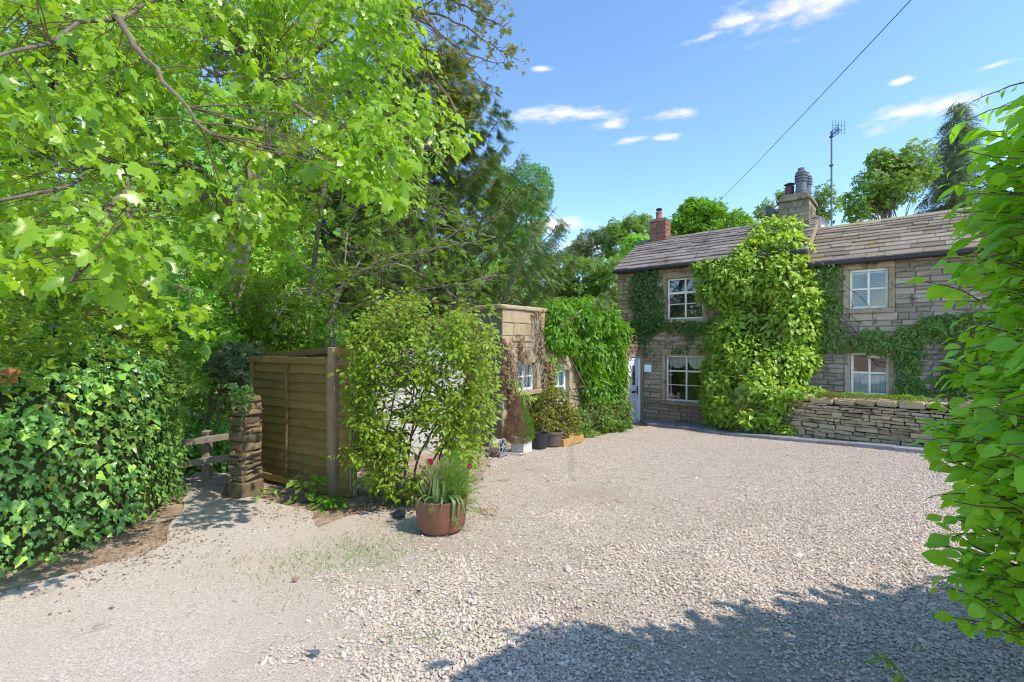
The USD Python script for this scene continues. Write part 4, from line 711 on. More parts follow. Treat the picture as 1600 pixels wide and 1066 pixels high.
m_shrub = leafmat('shrub_leaf', G((0.108, 0.216, 0.0216), (0.169, 0.297, 0.0243), (0.257, 0.365, 0.0297)), (1.6, 1.45, .4), .45, .42, .45)
m_virginia = leafmat('bright_creeper_leaf', G((0.0715, 0.208, 0.0156), (0.124, 0.293, 0.0156), (0.195, 0.364, 0.0195)), (1.5, 1.5, .4), .42, .38, .5)
m_drybrown = leafmat('dry_leaf', G((0.168, 0.09, 0.048), (0.288, 0.18, 0.102), (0.408, 0.288, 0.18)), (1.1, 1, .8), .2, .7, .2)
m_straw = leafmat('straw', G((0.3, 0.24, 0.13), (0.42, 0.35, 0.2), (0.5, 0.42, 0.26)), (1.1, 1, .8), .25, .6, .2)
m_tulipleaf = leafmat('tulip_leaf', G((0.084, 0.168, 0.054), (0.132, 0.228, 0.072), (0.24, 0.324, 0.108)), (1.4, 1.3, .6), .3, .42, .45)
m_litter = varied('litter', [(0, (.10, .06, .035)), (.5, (.20, .125, .07)), (1, (.34, .24, .15))], .9, 20, .4, .2, 60, .004, .15, .8)

def limbs(p, mat, paths, r, n=14, sides=7, name='branch'):
    """paths: (points, r0, r1); returns sampled points along them"""
    out = []
    for P, a, b in paths:
        q = spline(P, n); q[1:-1] += r.normal(0, .012, (n - 2, 3)) * np.linalg.norm(q[-1] - q[0]) * .5; part(p, name, tube(q, np.linspace(a, b, n), sides), mat, smooth=True); out.append(q)
    return np.vstack(out)
def twigs(p, mat, anchor, tips, r, r0=.008, r1=.003, maxlen=2.2, name='twigs', sag=-.05):
    """thin twigs from the nearest limb point to each tip, joined into one part"""
    from scipy.spatial import cKDTree
    d, i = cKDTree(anchor).query(tips, k=min(6, len(anchor))); ms = []
    for a, q in enumerate(tips):
        k = i[a, r.integers(0, min(3, len(anchor)))]; L = np.linalg.norm(anchor[k] - q)
        if L > maxlen: continue
        ms.append(tube(curve(anchor[k], q, sag * L, .03, 6, r), np.linspace(r0 * (.6 + L * .4), r1, 6), 4, cap=False))
    if ms: part(p, name, join(ms), mat, kind='stuff', smooth=True)
def poly_samples(poly, n, r):
    P = Polygon(poly); x0, y0, x1, y1 = P.bounds; q = np.c_[r.uniform(x0, x1, n * 6), r.uniform(y0, y1, n * 6)]; return q[shapely.contains_xy(P, q[:, 0], q[:, 1])][:n]
def ray(px, py, Y): return np.stack([(px - CXP) / FPX * Y, Y, EYE + (HZN - py) / FPX * Y], -1)

# ------------------------------------------------------------------ the big sycamore over the lane
r = np.random.default_rng(1)
p = thing('sycamore_tree', 'large sycamore overhanging the lane with big bright lobed leaves', 'tree', (-5.6, 9.4, -.6))
tr = spline([(-5.7, 9.4, -.8), (-5.5, 9.3, 1.5), (-5.0, 9.0, 3.8), at(425, 175, 8.8), at(482, 60, 8.8), at(530, -140, 8.9)], 26); part(p, 'trunk', tube(tr, np.linspace(.26, .11, 26), 12), m_barkpale, smooth=True)
A = limbs(p, m_bark, [([tr[10], at(300, 262, 6.5), at(200, 262, 4.6), at(60, 300, 2.8), at(-90, 330, 2.0)], .040, .007), ([tr[14], at(330, 20, 5.8), at(180, 20, 3.6), at(0, 60, 2.3), at(-90, 120, 1.8)], .036, .006), ([tr[15], at(500, 150, 7.6), at(560, 148, 6.8), at(660, 215, 5.8), at(700, 258, 5.4)], .05, .010),
    ([tr[17], at(600, 40, 6.8), at(660, 95, 6.0), at(720, 195, 5.5)], .05, .010), ([tr[10], at(310, 318, 6.6), at(350, 308, 5.4), at(440, 335, 5.0)], .06, .012), ([at(200, 262, 4.6), at(150, 380, 3.2), at(110, 440, 2.3)], .03, .008), ([at(200, 262, 4.6), at(240, 420, 4.0), at(300, 455, 3.7)], .03, .008), ([tr[12], at(420, 230, 7.0), at(480, 290, 6.0), at(500, 340, 5.4)], .05, .010),
    ([tr[18], at(540, 10, 7.0), at(640, 10, 6.0), at(690, 60, 5.6)], .045, .010), ([at(330, 20, 5.8), at(420, 130, 5.0), at(520, 200, 4.6), at(600, 240, 4.5)], .04, .009), ([at(180, 20, 3.6), at(250, 120, 3.0), at(330, 210, 2.8)], .028, .007), ([at(300, 262, 6.5), at(170, 150, 5.0), at(80, 30, 3.8), at(40, -80, 3.2)], .028, .007)], r)
regs = [([(-90, -60), (120, -60), (235, 180), (245, 400), (180, 470), (60, 455), (-90, 470)], (2.35, 4.2), 290), ([(90, -60), (450, -60), (450, 330), (330, 375), (260, 330), (150, 300)], (3.2, 5.8), 420), ([(400, -60), (630, -60), (655, 80), (712, 150), (738, 215), (680, 265), (640, 330), (600, 320), (560, 260), (505, 270), (505, 350), (400, 360)], (4.7, 7.6), 520),
        ([(540, 150), (640, 180), (650, 262), (620, 325), (575, 325), (520, 260)], (3.5, 4.4), 40), ([(290, 300), (450, 330), (450, 440), (320, 430)], (5.0, 6.6), 60), ([(180, 430), (300, 440), (330, 500), (270, 540), (190, 520)], (3.0, 4.2), 16), ([(-60, 60), (300, 20), (420, 300), (200, 420), (-60, 440)], (4.6, 7.5), 70)]
tips = []
for poly, (y0, y1), n in regs:
    q = poly_samples(poly, n, r); Y = r.uniform(y0, y1, len(q)); k = fbm(np.c_[q / 85.0, Y], 3, 12) > .36; tips.append(ray(q[k, 0], q[k, 1], Y[k]))
tips = np.vstack(tips); S_ = tips - SUN * ((tips[:, 2] - .6) / SUN[2])[:, None]; over = (S_[:, 0] > -5.4) & (S_[:, 0] < -3.2) & (S_[:, 1] > 2.0) & (S_[:, 1] < 6.6); tips = tips[~over | (r.uniform(0, 1, len(tips)) < .18)]; twigs(p, m_twig, A, tips, r, .0055, .002, 2.4)
nl = 14; P = np.repeat(tips, nl, 0); n = len(P); o = randu(r, n) * [1, 1, .55]; P = P + o * r.uniform(.05, .26, n)[:, None]
tip = unit(o * .8 + np.array([.25, -.25, -.75]) + randu(r, n) * .35); nrm = unit(np.array([.35, -.25, .75]) + randu(r, n) * .55 + o * .2)
foliage(p, V_MAPLE, P, tip, nrm, np.exp(r.normal(math.log(.073), .32, n)), m_syc, 300, smooth=True)
pd = thing('dead_leaf_cluster', 'crumpled orange brown dead leaves caught in the ivy at far left', 'leaves', at(14, 585, 3.5)); n = 14; foliage(pd, V_BEECH, at(12, 585, 3.45) + r.normal(0, .036, (n, 3)) * [1.2, .6, .8], randu(r, n), randu(r, n), .062, leafmat('rust_leaf', G((.28, .10, .04), (.42, .18, .08), (.50, .26, .13))), 10, smooth=True)

# ------------------------------------------------------------------ woodland behind: trees and understorey
def tree(name, label, cat, base, lobes, n, t, size, mat, seed, trunk=.15, bark=m_bark, group=None, shell=.45, rough=.55, gap=.38, freq=1.1, up=.5, limb=True, droop=.35, out=.55, nb=10):
    r = np.random.default_rng(seed); base = np.array([*base, gz(*base) - .1]) if len(base) == 2 else np.array(base, float); p = thing(name, label, cat, base, group=group); C = np.array([np.array(l[0], float) for l in lobes]); top = C[np.argmax(C[:, 2])]
    tr = spline([base, base * .6 + top * .4 + r.normal(0, .15, 3) * [1, 1, 0], top], 10); part(p, 'trunk', tube(tr, np.linspace(trunk, trunk * .25, 10), 8), bark, smooth=True)
    P, d = crown_points(lobes, n, r, shell, rough, gap, freq, bottom=base[2] + .15)
    if limb:
        ms, anchors = [], [tr]
        for c in C:
            k = tr[r.integers(3, 8)]; q = curve(k, c, -.1, .04, 8, r); ms.append(tube(q, np.linspace(trunk * .5, trunk * .15, 8), 6)); anchors.append(q)
        for k in range(nb * len(C)):
            a = anchors[r.integers(0, len(anchors))]; a = a[r.integers(len(a) // 2, len(a))]; b = P[r.integers(0, len(P))]
            if np.linalg.norm(a - b) < 3.5 * trunk / .12: ms.append(tube(curve(a, b, -.1, .04, 6, r), np.linspace(trunk * .2, trunk * .05, 6), 4, cap=False))
        part(p, 'branches', join(ms), bark, smooth=True)
    tp, nm = leaf_dirs(d, r, out, up, .6, droop); part(p, 'crown', scatter(t, P, tp, nm, r.uniform(size * .65, size * 1.25, len(P))), mat); return p
def lobe(px, py, Y, rx, ry=None, rz=None):
    """a lobe about a pixel at distance Y, radii in photo pixels there"""
    s = Y / FPX; ry = ry or rx; return at(px, py, Y), (rx * s, (rz or (rx + ry) / 2) * s, ry * s)
tree('woodland_tree', 'tall sycamore deep in the wood at far left behind the overhanging branches', 'tree', (-10.5, 14.0), [lobe(60, 130, 13, 170, 160), lobe(180, 60, 14, 130, 140), lobe(-60, 300, 12, 150, 130)], 8500, T_TUFT, .22, m_syc, 101, .2, gap=.42, group='woodland trees at the left')
tree('woodland_tree', 'dark woodland tree behind the sycamore trunk, left of the yew', 'tree', (-7.4, 16.0), [lobe(330, 260, 15, 130, 130), lobe(420, 330, 14, 90, 90), lobe(250, 350, 14, 110, 90), lobe(400, 190, 16, 90, 70)], 9000, T_TUFT, .22, m_dkleaf, 102, .18, gap=.42, group='woodland trees at the left')
tree('woodland_tree', 'thin crowned tall tree showing sky through at upper left', 'tree', (-10, 21.0), [lobe(270, 60, 20, 120, 90), lobe(400, 20, 20, 110, 80), lobe(480, 110, 21, 90, 90)], 4200, T_TUFT, .24, m_lime, 103, .2, gap=.50, group='woodland trees at the left')
for k, (lb, px, py, Y, rx, ry, mt, t, sz) in enumerate([('pale leaved understorey shrub above the ivy bank at far left', 50, 470, 6.6, 150, 75, m_mid, T_TRI, .13), ('light green understorey shrub behind the ivy bank', 190, 470, 7.6, 110, 75, m_dkleaf, T_TRI, .13), ('dense dark shrub above the rail fence', 305, 520, 8.6, 80, 85, m_dkleaf, T_TRI, .13), ('yellow green layered shrub behind the stone pillar', 400, 480, 9.2, 80, 65, m_shrub, T_TRI, .12), ('dark bushy undergrowth shrub beyond the lap fence panel', 470, 520, 9.6, 75, 75, m_dkleaf, T_TRI, .13), ('greyish evergreen shrub over the stone pillar', 375, 575, 8.2, 48, 50, m_grey, T_TRI, .10), ('shaded leafy shrub low behind the rail fence', 300, 660, 9.0, 75, 60, m_dkleaf, T_OVAL, .12), ('light green brambly shrub rising out of the ivy bank at far left', 60, 585, 4.7, 120, 42, m_mid, T_TRI, .07), ('light green brambly shrub over the lane end of the ivy bank', 205, 580, 5.6, 90, 42, m_mid, T_TRI, .075), ('low dark bush behind the rail fence beside the path', 320, 705, 7.9, 80, 52, m_dkleaf, T_OVAL, .10), ('mid green shrub high behind the sycamore leaves', 130, 360, 9.5, 150, 80, m_mid, T_TRI, .15), ('dark shrub under the sycamore trunk', 420, 400, 11.0, 90, 70, m_dkleaf, T_TRI, .15), ('shadowy shrub deep in the wood between sycamore and yew', 290, 420, 11.5, 110, 70, m_dkleaf, T_TRI, .16)]):
    c = at(px, py, Y); tree('understorey_shrub', lb, 'shrub', (c[0], Y + .2), [lobe(px, py, Y, rx, ry), lobe(px - rx * .5, py + ry * .6, Y + .3, rx * .6, ry * .7), lobe(px + rx * .5, py + ry * .5, Y - .2, rx * .6, ry * .7)], 3600, t, sz, mt, 120 + k, .035, m_twig, 'understorey shrubs along the wood edge', gap=.40, freq=1.8, nb=14)
r = np.random.default_rng(140); P = []
for k in range(90): px_ = r.uniform(-350, 800); P.append((ray(px_, r.uniform(250 + max(0, px_ - 450) * .5, 520), r.uniform(24, 42)), r.uniform(2.2, 4.0)))
Q, d = crown_points([(c, (s, s, s * .9)) for c, s in P], 26000, r, .5, .6, .34, .5); tp, nm = leaf_dirs(d, r)
solo('far_wood', scatter(T_TUFT, Q, tp, nm, r.uniform(.28, .55, len(Q))), m_dkleaf, 'far wooded slope seen dimly behind the yew and shrubs', 'wood', kind='stuff')
solo('hillside', (lambda v, f: (v, f))(*(lambda X, Y: (np.stack([X, Y, -1.9 + 13 * np.clip((Y - 30) / 60, 0, 1) ** 1.2 + .8 * fbm(np.stack([X * .1, Y * .1, 0 * X], -1), 3, 4)], -1).reshape(-1, 3), np.array([[i * 30 + j, (i + 1) * 30 + j, (i + 1) * 30 + j + 1, i * 30 + j + 1] for i in range(39) for j in range(29)])))(*np.meshgrid(np.linspace(-110, 110, 40), np.linspace(28, 150, 30), indexing='ij'))), leafmat('hill_grass', G((.05, .09, .025), (.08, .13, .03), (.11, .15, .04))), 'green wooded hillside rising beyond the houses', 'hill', kind='structure', smooth=True)

# yew with long sweeping branches
r = np.random.default_rng(150); p = thing('yew_tree', 'big dark yew with long upswept branches behind the outbuilding', 'tree', (-3.3, 14.6, -1.0)); TOP = 10.3
tr = spline([(-3.3, 14.6, -1.1), (-3.25, 14.7, 3), (-3.0, 14.6, 7), (-2.6, 14.4, TOP)], 16); part(p, 'trunk', tube(tr, np.linspace(.42, .05, 16), 10), m_bark, smooth=True); P, D = [], []
from scipy.interpolate import interp1d
trz = interp1d(tr[:, 2], tr, axis=0, fill_value='extrapolate')
for k in range(150):
    z = .3 + (TOP - .9) * (k / 150) ** .95; az = k * 2.399 + r.normal(0, .25); f = z / TOP; L = (5.6 * (1 - f) ** .78 + .6) * r.uniform(.72, 1.08); o = trz(z); h = np.array([math.cos(az), math.sin(az), 0]); rise = r.uniform(.10, .42) + .2 * f
    q = np.array([o + h * L * s + UP * L * (rise * s - .20 * math.sin(s * math.pi) + .12 * s ** 3) for s in np.linspace(0, 1, 12)]); q[2:] += r.normal(0, .05, (10, 3)) * np.linspace(.3, 1.5, 10)[:, None]
    part(p, 'branch', tube(q, np.linspace(.05 + .05 * (1 - f), .008, 12), 5, cap=False), m_bark, smooth=True)
    m = int(140 * L / 4) + 60; s = r.uniform(.16, 1.0, m) ** .8; a = np.array([np.interp(s, np.linspace(0, 1, 12), q[:, c]) for c in range(3)]).T; sd = np.array([-h[1], h[0], 0]); wid = (r.choice([-1, 1], m) * r.uniform(.1, 1, m) ** .7 * (1.15 - s) * L * .34)[:, None]
    P.append(a + sd * wid - UP * (np.abs(wid) * .28 + r.uniform(0, .18, (m, 1)))); D.append(h * .9 + sd * np.sign(wid) * .7 - UP * r.uniform(.1, .8, (m, 1)))
P, D = np.vstack(P), np.vstack(D); D = unit(D + randu(r, len(D)) * .55); part(p, 'crown', scatter(T_YEW, P, D, unit(UP + randu(r, len(P)) * .8), r.uniform(.20, .46, len(P))), m_yew)

# pale twigged hawthorn-like tree with sparse tufts in front of the yew
def sparse(name, label, base, paths, mat_b, mat_l, seed, nt, size, spread=.55, tl=(.15, .6), r0=.02, upb=.25, tuft=1, t=T_TUFT, trunk=None, jit=.03):
    r = np.random.default_rng(seed); p = thing(name, label, 'tree', base)
    if trunk is not None: part(p, 'trunk', tube(spline(trunk, 12), np.linspace(.07, .03, 12), 8), mat_b, smooth=True)
    A = limbs(p, mat_b, [(q, r0, r0 * .25) for q in paths], r, 18, 5); k = r.integers(0, len(A), nt); L = r.uniform(*tl, nt); d = unit(randu(r, nt) * [1, .7, .8] + [.15, -.1, upb]); T = A[k] + d * L[:, None]; ms = []
    for i in range(nt): ms.append(tube(curve(A[k[i]], T[i], .08 * L[i], .05, 6, r), np.linspace(r0 * .3, r0 * .12, 6), 4, cap=False))
    part(p, 'twigs', join(ms), mat_b, kind='stuff', smooth=True); Q = np.repeat(T, tuft, 0); Q = Q + r.normal(0, jit, Q.shape); n = len(Q); part(p, 'crown', scatter(t, Q, unit(np.repeat(d, tuft, 0) * .6 + randu(r, n) * .7), unit(UP + randu(r, n) * .7), r.uniform(size * .6, size * 1.3, n)), mat_l); return p
Y = 9.0; sparse('young_tree', 'pale twigged young tree with sparse lime leaf tufts in front of the yew', at(520, 560, Y) * [1, 1, 0] + [0, 0, -.6], [[at(*q, Y + dy) for q, dy in zip(pp, dd)] for pp, dd in (([(520, 560), (505, 450), (455, 390), (420, 340)], (0, 0, .2, .3)), ([(515, 500), (560, 425), (640, 395), (775, 370)], (0, -.2, -.4, -.5)), ([(515, 510), (590, 470), (690, 450), (770, 430)], (0, .2, .2, .3)), ([(545, 440), (590, 370), (640, 335), (690, 325)], (0, .2, .3, .3)), ([(560, 425), (620, 410), (690, 380), (730, 340)], (0, -.3, -.4, -.5)), ([(510, 470), (480, 450), (450, 470), (430, 520)], (0, -.2, -.4, -.6)), ([(600, 405), (660, 430), (720, 470), (745, 490)], (0, .1, .2, .2)), ([(520, 480), (540, 410), (545, 350), (580, 310)], (0, .3, .5, .6)))], m_barkpale, m_lime, 160, 420, .13, tuft=2, jit=.05, trunk=[at(520, 640, Y), at(520, 560, Y), at(515, 500, Y)])
Y = 8.6; sparse('ash_tree', 'ash branches with sparse yellowish leaf buds against the sky at top centre', (-4.6, 10.8, -.7), [[at(*q, Y) for q in pp] for pp in ([(590, 60), (650, 15), (690, -10), (740, -60)], [(640, 22), (700, 28), (750, 58), (800, 88)], [(640, 25), (690, 55), (740, 88), (786, 98)], [(630, 35), (680, 82), (725, 100), (756, 128)], [(690, -10), (745, 20), (786, 42)], [(625, 45), (665, 95), (700, 128), (745, 150)], [(690, -10), (730, -12), (770, 8)], [(600, 55), (640, 110), (690, 165), (740, 190)])], m_bark, m_olive, 161, 300, .10, tl=(.06, .34), r0=.026, tuft=2, jit=.04, upb=0, trunk=[(-4.6, 10.8, -.8), (-4.2, 10.2, 3), at(560, 110, 9.2), at(590, 60, Y)])

# trees beyond the houses
tree('round_tree', 'rounded bright green tree top showing right of the yew against the sky', 'tree', (1.0, 31.0), [lobe(830, 296, 31, 38, 42), lobe(806, 345, 31, 52, 60), lobe(806, 400, 30, 48, 50), lobe(770, 295, 32, 40, 42)], 22000, T_TRI, .17, m_virginia, 170, .25, shell=.6, rough=.2, gap=.24, freq=.9)
tree('willow_tree', 'soft grey green tree left of the cottage gable below the skyline', 'tree', (3.4, 23.5), [lobe(905, 440, 23, 58, 46), lobe(955, 455, 22, 42, 60), lobe(860, 440, 24, 48, 50), lobe(930, 500, 21, 50, 45), lobe(850, 500, 22, 50, 40)], 15000, T_TRI, .20, m_mid, 171, .2, gap=.36, freq=1.3)
tree('bare_tree', 'greyish thin tree on the skyline left of the brick chimney', 'tree', (6.4, 43.0), [lobe(925, 385, 42, 36, 30), lobe(900, 400, 42, 25, 22), lobe(945, 372, 42, 24, 20)], 3600, T_TRI, .26, m_grey, 172, .22, gap=.46, freq=.8)
tree('birch_tree', 'upright light green trees between skyline tree and brick chimney', 'tree', (8.6, 37.0), [lobe(962, 380, 37, 22, 42), lobe(985, 365, 37, 22, 34), lobe(1005, 360, 38, 16, 30)], 6500, T_TRI, .22, m_mid, 173, .16, gap=.42, freq=1.2)
tree('dark_tree', 'dark green tree just left of the brick chimney', 'tree', (7.2, 29.0), [lobe(992, 392, 29, 24, 30), lobe(1012, 400, 29, 20, 32)], 4500, T_TRI, .22, m_dkleaf, 174, .16)
tree('lime_tree', 'bright yellow green tree behind the left cottage roof', 'tree', (10.2, 26.5), [lobe(1092, 348, 26, 46, 40), lobe(1140, 362, 26, 44, 34), lobe(1060, 368, 26, 30, 30), lobe(1085, 325, 26, 24, 18)], 9500, T_TRI, .24, m_virginia, 175, .2, gap=.36)
tree('back_garden_tree', 'young tree peeping out either side of the stone chimney', 'tree', (10.6, 18.6), [lobe(1200, 330, 18.5, 20, 20), lobe(1290, 318, 18.5, 16, 34), lobe(1225, 305, 18.5, 12, 10), lobe(1270, 345, 18.5, 20, 18)], 700, T_TRI, .22, m_mid, 176, .09, m_twig, gap=.40, freq=2.2, nb=16)
tree('garden_tree', 'open crowned green tree behind the right cottage roof', 'tree', (17.0, 22.5), [lobe(1385, 290, 22, 52, 44), lobe(1345, 320, 22, 36, 30), lobe(1425, 262, 22, 34, 44), lobe(1375, 250, 22, 22, 18)], 3600, T_TRI, .24, m_mid, 177, .16, m_bark, gap=.45, freq=1.3, nb=22)
def conifer(name, label, base, top, R0, n, t, size, mat, seed, droop=.3, zlo=.2):
    r = np.random.default_rng(seed); base, top = np.array(base, float), np.array(top, float); p = thing(name, label, 'tree', base); part(p, 'trunk', tube(spline([base, (base + top) / 2, top], 8), np.linspace(.2, .02, 8), 7), m_bark, smooth=True); P, D = [], []
    for k in range(n):
        f = zlo + (1 - zlo) * r.uniform() ** .85; o = base + (top - base) * f; az = r.uniform(0, 2 * np.pi); L = R0 * (1 - f) ** .75 * r.uniform(.6, 1.15) + .12; h = np.array([math.cos(az), math.sin(az), 0]); m = max(4, int(L * 9)); s = np.linspace(.2, 1, m)[:, None]
        P.append(o + h * L * s + UP * L * (.12 * s - droop * s * s) + r.normal(0, .08, (m, 3))); D.append(h * .8 - UP * .5 + r.normal(0, .35, (m, 3)))
    P, D = np.vstack(P), unit(np.vstack(D)); part(p, 'crown', scatter(t, P, D, unit(UP + randu(r, len(P)) * .5), r.uniform(size * .7, size * 1.3, len(P))), mat); return p
conifer('conifer_tree', 'tall grey green conifer on the skyline beside the beech hedge', (21.6, 24.0, -1.3), at(1498, 160, 24), 3.3, 480, T_FIR, .66, m_grey, 178, .35)

# ------------------------------------------------------------------ ivy bank beside the lane
r = np.random.default_rng(200); p = thing('ivy_bank', 'thick bank of glossy dark ivy running beside the lane at left', 'ivy', (-4.2, 4.6, -.3))
path = np.array([(-4.75, 2.2), (-4.5, 3.2), (-4.22, 4.2), (-4.2, 4.8), (-4.65, 5.7), (-5.35, 6.8), (-5.7, 7.4)]); sp = spline(np.c_[path, np.zeros(7)], 60)[:, :2]; tg = unit(np.gradient(sp, axis=0)); nr = np.c_[tg[:, 1], -tg[:, 0]]        # towards the lane
def bank(u, a, extra=0.0):
    """u along 0..1, a angle 0 (foot) .. pi (far foot)"""
    i = np.clip(u * 59, 0, 58.999); k = i.astype(int); w = (i - k)[:, None]; c = sp[k] * (1 - w) + sp[k + 1] * w; n = unit(nr[k] * (1 - w) + nr[k + 1] * w); rad = .52 + extra; h = 1.62 + .14 * np.sin(u * 17) + extra - .55 * np.clip((u - .72) / .28, 0, 1)
    bulge = 1 + .38 * (fbm(np.c_[c * 1.3, a * 1.2], 4, 31) - .5) * 2; ca, sa = np.cos(a), np.sin(a); z = gz(c[:, 0], c[:, 1]) - .05 + h * np.abs(sa) ** .75 * bulge; off = rad * np.sign(ca) * np.abs(ca) ** .55 * bulge
    return np.c_[c + n * off[:, None], z], unit(np.c_[n * ca[:, None], sa * .8])
uu, aa = np.meshgrid(np.linspace(0, 1, 50), np.linspace(0, np.pi, 18), indexing='ij'); v, _ = bank(uu.ravel(), aa.ravel(), -.07); i, j = np.meshgrid(np.arange(49), np.arange(17), indexing='ij')
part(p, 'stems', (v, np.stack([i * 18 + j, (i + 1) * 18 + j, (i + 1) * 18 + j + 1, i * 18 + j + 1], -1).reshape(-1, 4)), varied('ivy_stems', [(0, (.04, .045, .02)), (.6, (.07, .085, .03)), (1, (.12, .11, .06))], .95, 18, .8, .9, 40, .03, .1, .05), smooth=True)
n = 21000; u, a = r.uniform(0, 1, n), np.pi * r.uniform(.0, .80, n) ** 1.0; P, d = bank(u, a); k = fbm(P * 2.6, 3, 40); d = unit(d + np.c_[0 * k, 0 * k, .2 + 0 * k]); P = P + d * (r.uniform(-.08, .12, n) + (k - .5) * .42)[:, None]; P[:, 2] = np.maximum(P[:, 2], gz(P[:, 0], P[:, 1]) + .03)
foliage(p, V_IVY, P, unit(d * .35 + DOWN * .9 + randu(r, n) * .55), unit(d + UP * .45 + randu(r, n) * .6), np.exp(r.normal(math.log(.054), .32, n)), m_ivy, 300, smooth=False)
yl = 90; u, a = r.uniform(0, 1, yl), np.pi * r.uniform(.1, .6, yl); P, d = bank(u, a, .06); part(p, 'yellowed_leaf', scatter(T_IVY, P, unit(DOWN + randu(r, yl) * .5), unit(d + UP * .3 + randu(r, yl) * .4), r.uniform(.05, .09, yl)), leafmat('yellow_leaf', G((.45, .38, .03), (.60, .48, .05), (.65, .42, .12))), kind='stuff')
yl = 2600; u, a = r.uniform(0, 1, yl), np.pi * r.uniform(.12, .62, yl); P, d = bank(u, a, .03); kq = fbm(P * 1.6, 3, 47) > .5; P, d = P[kq] + d[kq] * r.uniform(0, .14, (kq.sum(), 1)), d[kq]; part(p, 'young_leaves', scatter(T_TRI, P, unit(d * .4 + DOWN * .5 + randu(r, len(P)) * .7), unit(d + UP * .6 + randu(r, len(P)) * .5), r.uniform(.06, .11, len(P))), m_mid, kind='stuff')
# bramble and wild growth on top of the bank
n = 7000; u, a = r.uniform(.1, 1, n), np.pi * r.uniform(.28, .75, n); P, d = bank(u, a); P = P + UP * (r.uniform(0, 1, n) ** 1.3 * .95 + .02)[:, None] + d * r.uniform(0, .15, (n, 1)); k = fbm(P * 2.0, 3, 44) > .44; P, d = P[k], d[k]
pb = thing('bramble', 'light green brambles sprawling over the top of the ivy bank', 'bramble', (-4.3, 5, 1)); part(pb, 'leaves', scatter(T_TRI, P, unit(d + randu(r, len(P)) + DOWN * .3), unit(UP + randu(r, len(P)) * .6 + d * .4), r.uniform(.07, .13, len(P))), m_lime); part(pb, 'canes', join([tube(curve(P[i], P[i] + r.normal(0, .3, 3) + [0, 0, -.3], -.1, .05, 6, r), .004, 4, False) for i in r.integers(0, len(P), 120)]), m_twig, kind='stuff')

# ------------------------------------------------------------------ leafy shrub in front of the white wall
r = np.random.default_rng(210); p = thing('leafy_shrub', 'tall airy many stemmed shrub with fresh yellow green leaves behind the planter', 'shrub', (-1.3, 5.7, -.35))
st = [([at(*q, y) for q in pp], .016, .005) for pp, y in (([(560, 772), (552, 690), (566, 610), (555, 505)], 6.1), ([(590, 775), (596, 690), (585, 600), (602, 485)], 5.9), ([(622, 785), (628, 690), (650, 590), (640, 470)], 5.6), ([(636, 788), (645, 680), (690, 570), (705, 480)], 5.5), ([(650, 782), (672, 680), (730, 600), (755, 520)], 5.5), ([(612, 780), (608, 660), (625, 560), (590, 478)], 5.8), ([(655, 785), (690, 700), (740, 640), (775, 590)], 5.3), ([(630, 790), (640, 700), (668, 600), (680, 472)], 5.9), ([(645, 785), (700, 690), (735, 560), (745, 495)], 5.8), ([(560, 772), (540, 700), (548, 640), (570, 560)], 6.0), ([(625, 786), (600, 720), (560, 705), (535, 712)], 5.5))]
A = limbs(p, m_twig, st, r, 16, 6, 'stem')
q = poly_samples([(548, 520), (590, 474), (660, 466), (720, 474), (765, 520), (772, 565), (745, 570), (765, 600), (768, 655), (745, 705), (690, 765), (640, 782), (588, 765), (548, 710), (556, 640), (545, 590)], 1900, r); k = (fbm(np.c_[q / 34.0, 0 * q[:, :1]], 4, 50) > .435); q = np.vstack([q[k], poly_samples([(680, 500), (760, 530), (768, 690), (690, 720)], 150, r)]); q = q + r.normal(0, 11, q.shape) * (r.uniform(0, 1, (len(q), 1)) < .5); T = ray(q[:, 0], q[:, 1], r.uniform(5.0, 6.3, len(q))); ex = np.array([at(x, y, Y_) for x, y, Y_ in [(778, 595, 5.2), (772, 622, 5.2), (770, 540, 5.6), (758, 572, 5.6), (535, 712, 5.4), (548, 700, 5.4), (575, 690, 5.3), (540, 722, 5.4), (560, 718, 5.4), (700, 735, 5.1), (735, 715, 5.1), (755, 690, 5.1)]])
T = np.vstack([T, ex]); twigs(p, m_twig, A, T, r, .005, .002, 1.3); m = 8; Q = np.repeat(T, m, 0); o = randu(r, len(Q)) * [1, 1, .6]; Q = Q + o * r.uniform(.02, .14, (len(Q), 1)); n = len(Q)
foliage(p, T_OVAL, Q, unit(o + [.2, -.2, -.25] + randu(r, n) * .4), unit(UP * .9 + [.2, -.3, 0] + randu(r, n) * .6), r.uniform(.040, .084, n), m_shrub, 300)

